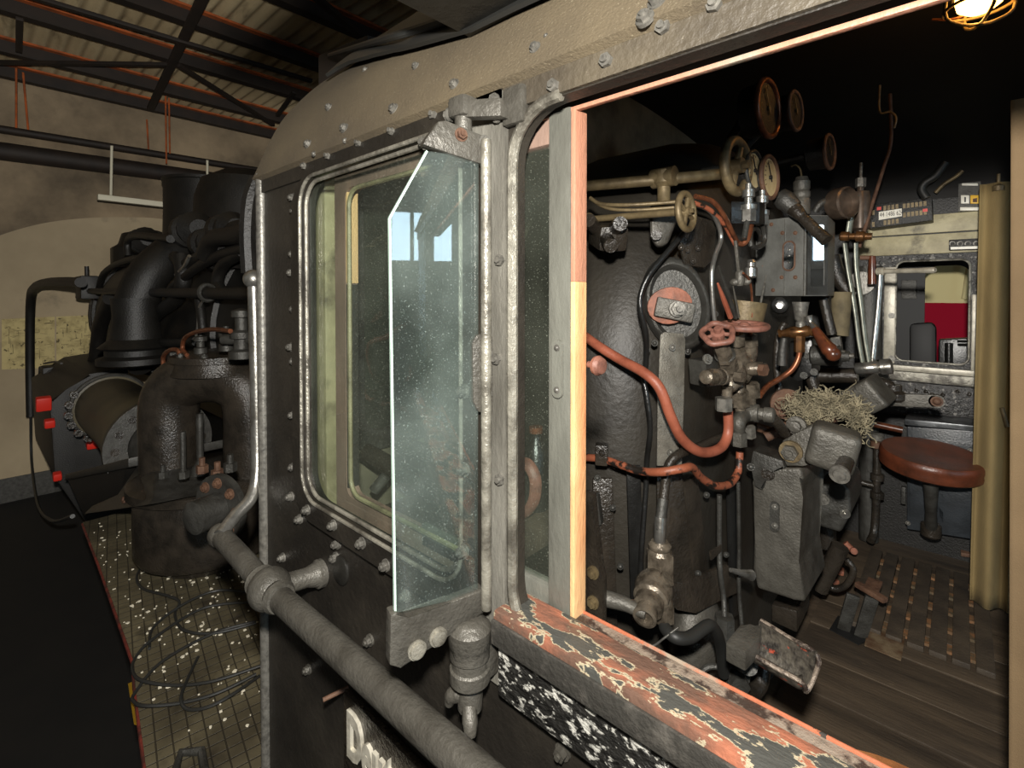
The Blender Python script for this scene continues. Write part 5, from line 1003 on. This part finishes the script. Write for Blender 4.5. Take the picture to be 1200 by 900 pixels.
# regulator levers
lvv = thing('regulator_levers', 'pair of long gunmetal levers forming a narrow V on the driver side', 'lever', at(1015, 440, Y=2.3))
for pts, r, mt in (([(990, 285), (994, 315), (1002, 360), (1007, 400), (1012, 428)], .0095, 'lever'), ([(1003, 285), (1004, 315), (1010, 360), (1014, 395), (1019, 424)], .0095, 'lever'), ([(1003, 228), (998, 250), (994, 276)], .012, 'lever')):
    m = MB(); m.tube([at(*q, Y=2.25) for q in pts], r, 12, 5, flat=.6); m.build('lever_bar', mt, lvv)
m = MB(); a, b = at(984, 277, Y=2.22), at(1009, 277, Y=2.22); m.lathe(a, b - a, [(.012, 0), (.018, .005), (.018, .03), (.012, .032), (.012, .05), (.02, .052), (.02, .075), (.013, .08), (.013, .1)], 18); m.build('top_joint', 'brassb', lvv)
m = MB(); a, b = at(1002, 432, Y=2.24), at(1033, 430, Y=2.24); m.lathe(a, b - a, [(.018, 0), (.022, .006), (.022, .07), (.018, .075), (.028, .08), (.028, .11), (.02, .114)], 20); m.build('lower_pivot', 'chrome', lvv)
m = MB(); m.tube([at(1033, 318, Y=2.3), at(1031, 350, Y=2.3), at(1026, 400, Y=2.28), at(1023, 428, Y=2.26)], .0115, 12, 5, flat=.6); m.build('bright_lever', 'chrome', lvv)
m = MB(); a, b = at(1032, 318, Y=2.3), at(1075, 317, Y=2.25); m.lathe(a, b - a, [(.015, -.01), (.015, .01), (.009, .013), (.009, .12), (.011, .17), (.008, .174)], 16); m.build('cross_grip', 'palebar', lvv)
wh = thing('hanging_grip', 'dark brown wooden grip hanging from a brass pin beside the levers', 'grip', at(1022, 334, Y=2.4))
m = MB(); m.cyl(at(1008, 302, Y=2.4), at(1023, 302, Y=2.4), .009); m.build('pin', 'rust', wh); m = MB(); m.tube([at(1022, 300, Y=2.4), at(1022, 315, Y=2.4), at(1022, 333, Y=2.4)], .014, 14, 3, radii=[.011, .014, .015]); m.build('grip', 'wood', wh)
col = thing('control_column', 'grey cylindrical column behind the levers with a round scale disc', 'column', at(1018, 425, Y=2.7))
m = MB(); m.cyl(at(1018, 420, Y=2.7), at(1018, 312, Y=2.7), .05); m.build('column', 'dsteel', col); m = MB(); q = at(1009, 332, Y=2.6); m.lathe(q, (0, -1, 0), [(.05, 0), (.05, .012), (.04, .013)], 24); m.build('disc', 'bolt', col)
ts = thing('olive_sleeve', 'dull olive tapered sleeve behind the wooden handle', 'sleeve', at(985, 396, Y=2.1))
m = MB(); m.tube([at(986, 342, Y=2.1), at(985, 370, Y=2.1), at(982, 392, Y=2.1)], .03, 16, 3, radii=[.032, .03, .034]); m.build('sleeve', 'olive', ts)
pipe('copper_rod', 'thin copper brown rod slanting down from the dark ceiling to the levers', 'rod', [at(1043, 110, Y=2.45), at(1044, 165, Y=2.45), at(1036, 195, Y=2.45), at(1022, 240, Y=2.4), at(1007, 290, Y=2.35)], .0065, 'rust')
pipe('hook_wire', 'thin brass hook hanging in the dark of the cab roof', 'hook', [at(1031, 100, Y=2.2), at(1031, 131, Y=2.2), at(1043, 131, Y=2.2), at(1050, 138, Y=2.2), at(1048, 150, Y=2.2)], .004, 'brass')
# dark machinery filling between the levers and the boiler
for pts, y, r, lb in (([(975, 300), (985, 330), (1000, 345)], 2.6, .03, 'dark pipe behind the upper part of the levers'), ([(960, 440), (985, 440), (1005, 440)], 2.35, .03, 'dark shaft running to the lower pivot of the levers'), ([(975, 460), (968, 500), (965, 560), (968, 640)], 2.5, .04, 'dark upright pipe behind the crank head'), ([(985, 640), (975, 660), (960, 690)], 2.2, .03, 'dark bent pipe below the small housing'), ([(992, 655), (1000, 668), (992, 685), (978, 690), (965, 682)], 2.3, .012, 'loop of dark hose on the floor near the grating')):
    pipe('dark_pipe', lb, 'pipe', [at(*q, Y=y) for q in pts], r, 'cast')
# slanted grey box and arm
gx = thing('slanted_grey_box', 'grey metal box tilted behind the cotton waste', 'box', at(1015, 488, Y=2.0))
c = at(1015, 465, Y=2.0); m = MB(); m.box(c, (.115, .12, .10), Matrix.Rotation(R(-38), 3, 'Y') @ Matrix.Rotation(R(-10), 3, 'Z'), .014, 3); m.build('box', 'steel', gx)
am = thing('reverser_arm', 'flat grey arm with a rounded end pointing to the far window', 'lever', at(1060, 478, Y=2.25))
a, b = at(1036, 468, Y=2.25), at(1098, 470, Y=2.25); m = MB(); m.bar(a, b, .018, .045, bev=.004); m.cyl(b - V3((0, .009, 0)), b + V3((0, .009, 0)), .0225); q = m.build('arm', 'steel', am); bolt(b - V3((0, .009, 0)), (0, -1, 0), .013, q, 'rust', hexa=False)
m = MB(); m.lathe(at(1047, 470, Y=2.26), (0, 0, 1), [(.03, 0), (.04, .01), (.04, .03), (.025, .04), (.025, .06)], 18); m.tube([at(1030, 448, Y=2.26), at(1042, 452, Y=2.26), at(1048, 462, Y=2.26)], .02, 12, 3); m.build('swivel', 'cast', am)

# far side of the cab
yf = YFAR
for i, (z0_, z1_, x0_, lb) in enumerate(((.215, .318, -.44, 'lower cream board above the far window'), (.325, .42, -.44, 'upper cream board above the far window'))):
    m = MB(); m.span((x0_, yf - .022, z0_), (.34, yf, z1_), .003); struct(m.build('trim_%d' % (8 + i), 'cream'), lb, 'board')
w = plate(rrect(-.40, .085, -.40, .212, .03), [rrect(-.262, .035, -.36, .178, .04)], .02, lambda a, b, h: (a, yf - .001 - h, b))
wn = struct(w.build('window_2', 'rustyboard'), 'open window with flaking dark frame on the far side of the cab', 'window')
m = MB(); m.tube([(a, yf - .022, b) for a, b in rrect(-.262, .037, -.362, .18, .04, 8)], .006, 8, 0, True); m.build('bead', 'frame', wn)
m = MB(); m.span((-.312, yf - .03, -.38), (-.262, yf - .004, .15), .004); q = m.build('sash_stile', 'palebar', wn)
p = at(1045, 370, Y=yf - .03); bolt(p, (0, -1, 0), .012, q, 'bolt'); bolt(at(1045, 420, Y=yf - .03), (0, -1, 0), .012, q, 'bolt')
m = MB(); m.span((.045, yf - .035, -.40), (.08, yf - .018, .0), .004); m.build('right_bead', 'palebar', wn)
m = MB(); m.span((-.42, yf - .05, -.415), (.20, yf, -.385), .004); struct(m.build('trim_10', 'palebar'))
m = MB(); m.span((-.42, yf - .03, -.47), (.20, yf, -.42), .004); struct(m.build('trim_11', 'frame'))
m = MB(); m.span((-.34, yf - .025, -.66), (.24, yf, -.475), .004); lo = struct(m.build('trim_12', 'rustyboard'), 'black flaking board under the far window', 'board')
for a in ((1074, 458), (1085, 459), (1092, 462), (1105, 463), (1122, 459), (1136, 462)): bolt(at(*a, Y=yf - .027), (0, -1, 0), .010, lo, 'cast', hexa=False, name='rivet')
# beyond the far window
nb = thing('neighbour_cab', 'dark cab side of the engine on the next track beyond the far window', 'cab', (-.1, 4.3, -1.2))
m = plate([(-.8, -1.2), (.8, -1.2), (.8, .7), (-.8, .7)], [rrect(at(1084, 330, Y=4.3).x, at(1138, 330, Y=4.3).x, at(1110, 470, Y=4.3).z, at(1110, 311, Y=4.3).z, .07)], .03, lambda a, b, h: (a, 4.3 + h, b)); m.build('side_sheet', 'ink2', nb)
m = MB(); m.prism([at(*q, Y=4.27) for q in ((1056, 328), (1074, 328), (1074, 350), (1056, 350))], (0, .02, 0), .004); m.build('wall_box', 'dsteel', nb)
m = MB(); m.prism([at(*q, Y=4.0) for q in ((1066, 380), (1092, 378), (1097, 384), (1097, 450), (1066, 450))], (0, .12, 0), .02); tag(m.build('bench_seat', 'ink2'), 'black seat back beyond the far window', 'seat')
m = MB(); m.prism([at(*q, Y=4.1) for q in ((1100, 398), (1140, 396), (1140, 450), (1100, 450))], (0, .1, 0), .01); m.cyl(at(1112, 402, Y=4.05), at(1112, 450, Y=4.05), .02); m.cyl(at(1122, 402, Y=4.05), at(1142, 402, Y=4.05), .018); tag(m.build('grey_cabinet', 'blackg'), 'dark grey cabinet with pipes beyond the far window', 'cabinet')
ch = thing('railway_coach', 'cream and maroon coach standing beyond the far window', 'coach', (0, 6.4, -2.2))
zc = at(1110, 355, Y=6.2).z
m = MB(); m.span((-3, 6.2, zc), (4, 6.5, 1.2)); m.build('upper_side', 'coachcream', ch); m = MB(); m.span((-3, 6.19, -2.2), (4, 6.5, zc)); m.build('lower_side', 'maroon', ch)
m = MB(); m.cyl(at(1136, 310, Y=6.1), at(1130, 350, Y=6.1), .02); m.cyl(at(1130, 349, Y=6.1), at(1138, 349, Y=6.1), .02); m.build('ladder_rail', 'coachcream', ch)

# instrument, switch box, contact strip
ib = thing('indicator_panel', 'black indicator box with rows of small cells and a white number strip', 'instrument', at(1055, 268, Y=3.3))
q0 = [(1018, 240), (1092, 231), (1093, 258), (1018, 268)]; yy = 3.28
m = MB(); m.prism([at(*q, Y=yy) for q in q0], (0, .14, .0), .005); m.build('case', 'black', ib)
A_, B_, C_, D_ = [at(*q, Y=yy - .002) for q in q0]
f2 = lambda u, v, h=0: A_.lerp(B_, u).lerp(D_.lerp(C_, u), v) + V3((0, -h, 0))
for (u0, u1, r0_, n_) in ((.05, .10, (.25, .75), 1), (.24, .50, (.12, .74), 4), (.55, .93, (.14, .52), 6)):
    for v in r0_:
        for k in range(n_):
            u = u0 + (u1 - u0) * (k + .1) / n_; m = MB(); m.prism([f2(u, v), f2(u + .045, v), f2(u + .045, v + .2), f2(u, v + .2)], (0, -.004, 0)); m.build('cell', 'brass', ib)
m = MB(); m.prism([f2(.17, .36), f2(.54, .33), f2(.54, .66), f2(.17, .70)], (0, -.006, 0)); ns = m.build('number_strip', 'white', ib)
du = (B_ - A_).normalized(); dvz = (A_ - D_).normalized(); t0_ = f2(.185, .58, .007)
m = text('44 1486 624', .034, .001, lambda a, b, h: t0_ + du * a + dvz * b + V3((0, -h, 0)), 0, .58); m.build('digits', 'ink2', ns)
for u, v in ((.86, .47), (.14, .15)):
    m = MB(); m.prism([f2(u, v), f2(u + .07, v), f2(u + .07, v + .13), f2(u, v + .13)], (0, -.005, 0)); m.build('red_mark', 'red', ib)
pipe('thick_cable', 'black cable loop above the indicator box', 'cable', [at(1086, 232, Y=3.2), at(1080, 222, Y=3.2), at(1084, 214, Y=3.2), at(1096, 206, Y=3.2), at(1108, 190, Y=3.2)], .018, 'rubber')
pipe('thin_cable', 'thin dusty cable curving above the far window boards', 'cable', [at(1096, 226, Y=3.3), at(1106, 216, Y=3.3), at(1120, 207, Y=3.3), at(1128, 200, Y=3.3)], .009, 'brass')
sw_ = thing('switch_box', 'small clear covered switch box with a white and a yellow switch', 'switch', at(1135, 247, Y=3.38))
m = plate([(at(1123, 230, Y=3.38).x, at(1135, 247, Y=3.38).z), (at(1149, 230, Y=3.38).x, at(1135, 247, Y=3.38).z), (at(1149, 230, Y=3.38).x, at(1135, 214, Y=3.38).z), (at(1123, 230, Y=3.38).x, at(1135, 214, Y=3.38).z)], [], .07, lambda a, b, h: (a, 3.38 + h, b)); m.build('housing', 'dsteel', sw_)
for (x0, x1, y0, y1, mt) in ((1126, 1136, 229, 239, 'white'), (1137, 1147, 229, 239, 'yellow'), (1127, 1146, 215, 218, 'white'), (1125, 1147, 243, 247, 'white')):
    m = MB(); m.prism([at(*q, Y=3.378) for q in ((x0, y0), (x1, y0), (x1, y1), (x0, y1))], (0, -.012, 0), .003); m.build('switch' if y1 == 239 else 'cover_clip', mt, sw_)
m = MB(); m.prism([at(*q, Y=3.364) for q in ((1130, 231), (1132, 231), (1132, 237), (1130, 237))], (0, -.003, 0)); m.build('switch_mark', 'ink2', sw_)
m = MB(); m.prism([at(*q, Y=3.364) for q in ((1140, 233), (1145, 232), (1145, 237), (1140, 237))], (0, -.003, 0)); m.build('switch_mark', 'rust', sw_)
cs = thing('contact_strip', 'small dark strip with four round contacts at the far curtain', 'socket strip', at(1130, 292, Y=3.38))
m = MB(); m.prism([at(*q, Y=3.36) for q in ((1112, 281), (1148, 279), (1148, 292), (1112, 293))], (0, .06, 0), .004); m.build('case', 'black', cs)
for px in (1116, 1125, 1134, 1144):
    q = at(px, 285.5, Y=3.357); m = MB(); m.torus(q, (0, -1, 0), .010, .0035, 16, 6); m.build('contact', 'bolt', cs)
m = MB(); m.prism([at(*q, Y=3.356) for q in ((1114, 289.5), (1147, 288.5), (1147, 291.5), (1114, 292.5))], (0, -.004, 0)); m.build('pale_band', 'white', cs)

# stool and locker
lk = thing('seat_locker', 'blue black sheet metal locker behind the brown stool', 'locker', at(1105, 632, Y=3.3))
m = MB(); m.prism([at(*q, Y=3.25) for q in ((1063, 500), (1152, 506), (1152, 634), (1063, 620))], (0, .19, 0), .005); bd = m.build('body', 'panelblue', lk)
m = MB(); m.prism([at(*q, Y=3.23) for q in ((1060, 491), (1152, 500), (1152, 507), (1060, 498))], (0, .22, 0), .005); m.build('lid', 'chromedark', lk)
for (x0, y0, x1, y1) in ((1066, 512, 1150, 548), (1066, 553, 1106, 612), (1098, 560, 1150, 626)):
    m = MB(); m.prism([at(*q, Y=3.245) for q in ((x0, y0), (x1, y0 + (x1 - x0) * .07), (x1, y1), (x0, y1 - (x1 - x0) * .07))], (0, -.006, 0), .002); m.build('door_panel', 'panelblue', lk)
for a in ((1063, 557), (1064, 613), (1137, 528), (1137, 545)): bolt(at(*a, Y=3.24), (0, -1, 0), .008, lk, 'bolt', hexa=False, name='rivet')
hg = at(1059, 580, Y=3.24); m = MB(); m.box(hg, (.02, .03, .09), None, .006); m.build('hinge', 'dsteel', lk)
so = thing('swing_stool', 'round brown leather stool seat on a dark swing post', 'stool', at(1091, 622, Y=3.1))
c = at(1090, 541, Y=2.95); rs = px2m(c, 49); ax_ = V3((.06, -.10, 1)).normalized()
m = MB(); m.lathe(c, ax_, [(.02, -.036), (rs * .92, -.036), (rs * .985, -.026), (rs, -.008), (rs * .985, .004), (rs, .016), (rs * .99, .034), (rs * .95, .044), (rs * .85, .044), (rs * .5, .034), (.02, .030)], 44); m.build('seat', 'leather', so)
m = MB(); m.tube([c - _z * .03, at(1091, 575, Y=2.97), at(1091, 600, Y=3.02), at(1091, 622, Y=3.1)], .03, 16, 4, radii=[.036, .027, .022, .026]); m.build('post', 'dsteel', so)
m = MB(); q = at(1091, 622, Y=3.1); m.lathe(q - _z * .03, (0, 0, 1), [(.03, 0), (.04, .01), (.04, .06), (.03, .07)], 16); m.cyl(q, V3((q.x, 3.235, q.z)), .02); m.build('pivot', 'cast', so)
fs = thing('wooden_stick', 'short brown wooden stick lying behind the stool', 'stick', at(1040, 505, Y=2.9))
a, b = at(1021, 496, Y=2.9), at(1058, 504, Y=2.9); m = MB(); m.cyl(a, b, .015); m.build('stick', 'wood', fs); m = MB(); m.sphere(a, .02); m.build('tip', 'bolt', fs)
vp_ = thing('heating_pipe', 'dark vertical pipe with unions beside the locker', 'pipe', at(1026, 634, Y=3.1))
m = MB(); m.tube([at(1030, 508, Y=3.1), at(1028, 530, Y=3.1), at(1027, 580, Y=3.1), at(1025, 620, Y=3.1), at(1020, 634, Y=3.05)], .018, 12, 4); m.build('tube', 'cast', vp_)
for py, mt in ((512, 'bolt'), (521, 'rust'), (559, 'cast'), (580, 'cast')):
    q = at(1028, py, Y=3.1); m = MB(); m.lathe(q - _z * .02, (0, 0, 1), [(.02, 0), (.03, .006), (.03, .034), (.02, .04)], 14); m.build('union', mt, vp_)
m = MB(); m.tube([at(1028, 525, Y=3.1), at(1040, 528, Y=3.12)], .014, 10, 0); m.build('branch', 'cast', vp_)
m = MB(); m.tube([at(1027, 570, Y=3.1), at(1012, 566, Y=3.1), at(1005, 564, Y=3.1)], .014, 10, 3); m.build('branch', 'cast', vp_)
m = MB(); m.cyl(at(1018, 500, Y=3.3), at(1018, 632, Y=3.3), .045); tag(m.build('wide_pipe', 'dsteel'), 'wide grey upright pipe behind the thin heating pipe', 'pipe')

# grating, floor details
gt = thing('floor_grating', 'dark wooden slatted foot grating in front of the locker', 'grating', (-.08, 2.9, ZF))
xg = [-.335 + k * .066 for k in range(7)]
for x in xg:
    m = MB(); m.span((x, 2.44, ZF + .008), (x + .051, 3.22, ZF + .03), .003); m.build('slat', 'slat', gt)
m = MB()
for y in (2.5, 2.65, 2.8, 2.95, 3.1): m.span((xg[0], y, ZF + .006), (xg[-1] + .05, y + .05, ZF + .017))
m.build('cross_batten', 'rustwood', gt)
tpd = thing('floor_lever', 'rusty T shaped foot levers rising from a slot in the floor', 'lever', at(1005, 748, Z=ZF))
b0, b1 = at(988, 738, Z=ZF + .01), at(1008, 746, Z=ZF + .01)
for a, b in ((b0, at(1000, 697, Y=b0.y)), (b1, at(1022, 700, Y=b1.y))):
    m = MB(); m.bar(a, b, .045, .014, up=(.3, -1, 0), bev=.003); m.build('upright', 'dsteel', tpd)
m = MB(); m.bar(at(1004, 684, Y=b0.y), at(1038, 704, Y=b1.y - .05), .028, .02, bev=.004); m.bar(at(1020, 694, Y=b1.y), at(1026, 680, Y=b1.y + .1), .05, .012, bev=.003); m.build('cross_plate', 'rust', tpd)
m = MB(); m.prism([at(*q, Z=ZF + .008) for q in ((972, 738), (982, 722), (1012, 736), (1016, 752), (1006, 756))], (0, 0, .003)); m.build('slot_plate', 'ink2', tpd)
m = MB(); m.prism([at(*q, Z=ZF + .012) for q in ((1020, 724), (1062, 741), (1056, 775), (1013, 757))], (0, 0, .004), .001); tag(m.build('floor_patch', 'rustpatch'), 'rust stained metal patch screwed to the cab floor', 'plate')
m = MB(); m.prism([at(*q, Z=ZF + .035) for q in ((1124, 637), (1144, 640), (1144, 655), (1126, 652))], (0, 0, .02), .004); tag(m.build('brick_block', 'rust'), 'rust brown block at the end of the floor grating', 'block')
pipe('red_hose_end', 'short red hose end lying on the floor beside the grating', 'hose', [at(990, 636, Y=2.9), at(998, 644, Y=2.9), at(1001, 646, Y=2.88)], .016, 'plug')
for px, py, s in ((985, 672, .03), (978, 684, .022), (996, 680, .018)):
    p = at(px, py, Z=ZF + .012); m = MB(); m.box(p + _z * s * .4, (s * 1.6, s, s * .8), Matrix.Rotation(px, 3, 'Z'), s * .2); tag(m.build('rust_chunk', 'plug' if s > .02 else 'waste'), 'small chunk of rusty debris on the floor near the foot levers', 'debris', 'rusty chunks on the floor')
# second stool at the lower edge
s2 = thing('near_stool', 'brown round stool seat just below the open window sill', 'stool', (at(1062, 1000, Z=-.76).x, .83, ZF))
c = at(1062, 888, Z=-.76); c = c - V3((c.x, c.y, 0)).normalized() * .17
m = MB(); m.lathe(c, (0, 0, 1), [(.02, -.07), (.15, -.07), (.165, -.05), (.17, -.02), (.155, -.003), (.08, .002), (.01, .002)], 40); m.build('seat', 'leather2', s2)
m = MB(); m.cyl(c - _z * .07, V3((c.x, c.y, ZF)), .025); m.build('post', 'dsteel', s2)

# curtains
def curtain(name, label, x0t, x0b, x1, y, zt, zb, amp, waves, mat, ph=0):
    m = MB(); m.grid(lambda u, v: (x0t + (x0b - x0t) * v + (x1 - x0t - (x0b - x0t) * v) * u, y + amp * math.sin(u * waves * 6.28 + ph + v * .8) * (.5 + .5 * v), zt + (zb - zt) * v), 40, 24, .004)
    return tag(m.build(name, mat, None, 180), label, 'curtain')
curtain('canvas_curtain', 'olive tan canvas curtain hanging beside the far window', at(1147, 260, Y=2.9).x, at(1136, 700, Y=2.9).x, at(1190, 300, Y=2.9).x, 2.9, at(1160, 215, Y=2.9).z, at(1160, 712, Y=2.9).z, .025, 1.4, 'curtain')
c = at(1170, 218, Y=2.89); m = MB(); m.lathe(c, (0, 0, 1), [(.02, -.02), (.02, .0), (.006, .01), (.006, .05)], 12); m.build('curtain_peg', 'brass'); tag(bpy.data.objects['curtain_peg'], 'small brass peg at the top of the olive curtain', 'peg')
pipe('curtain_chain', 'little brass catch hanging on the olive curtain', 'catch', [at(1174, 478, Y=2.85), at(1177, 488, Y=2.85), at(1180, 500, Y=2.85)], .008, 'brass')
curtain('canvas_curtain', 'light tan canvas curtain close to the camera at the right edge', at(1183, 200, Y=1.3).x, at(1190, 800, Y=1.3).x, .32, 1.3, at(1170, 120, Y=1.3).z, -1.36, .012, 2.2, 'tan', 1.0)

# caged lamp in the cab roof
cl = thing('cage_lamp', 'glowing orange cage lamp under the cab roof', 'lamp', at(1152, 12, Y=1.78))
c = at(1148, 2, Y=1.78); m = MB(); m.lathe(c + _z * .02, (0, 0, 1), [(.055, 0), (.075, .02), (.075, .06), (.04, .08)], 24); m.build('cap', 'black', cl)
m = MB(); m.lathe(c + _z * .03, (0, 0, -1), [(.045, 0), (.05, .015), (.045, .04), (.025, .055), (.005, .06)], 24); m.build('globe', 'lampglow', cl)
m = MB()
for k in range(4):
    t = k * math.pi / 2 + .4; e_ = V3((math.cos(t), math.sin(t), 0)); m.tube([c + e_ * .07 + _z * .03, c + e_ * .07 - _z * .03, c + e_ * .03 - _z * .055, c - _z * .058], .004, 8, 4)
m.torus(c - _z * .01, (0, 0, 1), .071, .004, 28, 8); m.build('wire_cage', 'brass', cl)
pipe('lamp_wire', 'thin wire running from the cage lamp into the dark roof', 'wire', [at(1092, 23, Y=1.8), at(1110, 23, Y=1.8), at(1125, 20, Y=1.8), at(1140, 10, Y=1.8), at(1150, 3, Y=1.8)], .003, 'copper')
# ============================================================ LIGHT
def lamp(name, kind, loc, power, col, size=.05, falloff=None):
    l = bpy.data.lights.new(name, kind); l.energy = power; l.color = col
    if kind == 'POINT': l.shadow_soft_size = size
    o = bpy.data.objects.new(name, l); COL.objects.link(o); o.location = loc
    if falloff:
        l.use_nodes = True; nt = l.node_tree; em = nt.nodes['Emission']; f = nt.nodes.new('ShaderNodeLightFalloff')
        f.inputs['Strength'].default_value = 1; a = nt.nodes.new('ShaderNodeMath'); a.operation = 'MULTIPLY_ADD'
        nt.links.new(f.outputs['Constant'], a.inputs[0]); a.inputs[1].default_value = falloff; nt.links.new(f.outputs['Linear'], a.inputs[2]); nt.links.new(a.outputs[0], em.inputs['Strength'])
    return o
lamp('camera_flash', 'POINT', (.02, -.02, .145), 74, (1, .96, .89), .022, .09)
lamp('cage_lamp_bulb', 'POINT', at(1148, 2, Y=1.78) - _z * .05, .9, (1, .48, .12), .03)
shed_window('window_4', (8.0, .95, 1.02), (-1, 0, 0), 1.05, .85, 'daylit shed window far behind the camera')
shed_window('window_5', (6.5, -1.6, .5), V3((-1, .35, 0)).normalized(), 1.3, 1.7, 'tall daylit shed window behind the camera')
w = bpy.data.worlds.new('world'); SC.world = w; w.use_nodes = True
w.node_tree.nodes['Background'].inputs[0].default_value = (.95, .9, .8, 1); w.node_tree.nodes['Background'].inputs[1].default_value = .05
for o in bpy.data.objects:
    if '_o' in o: del o['_o']
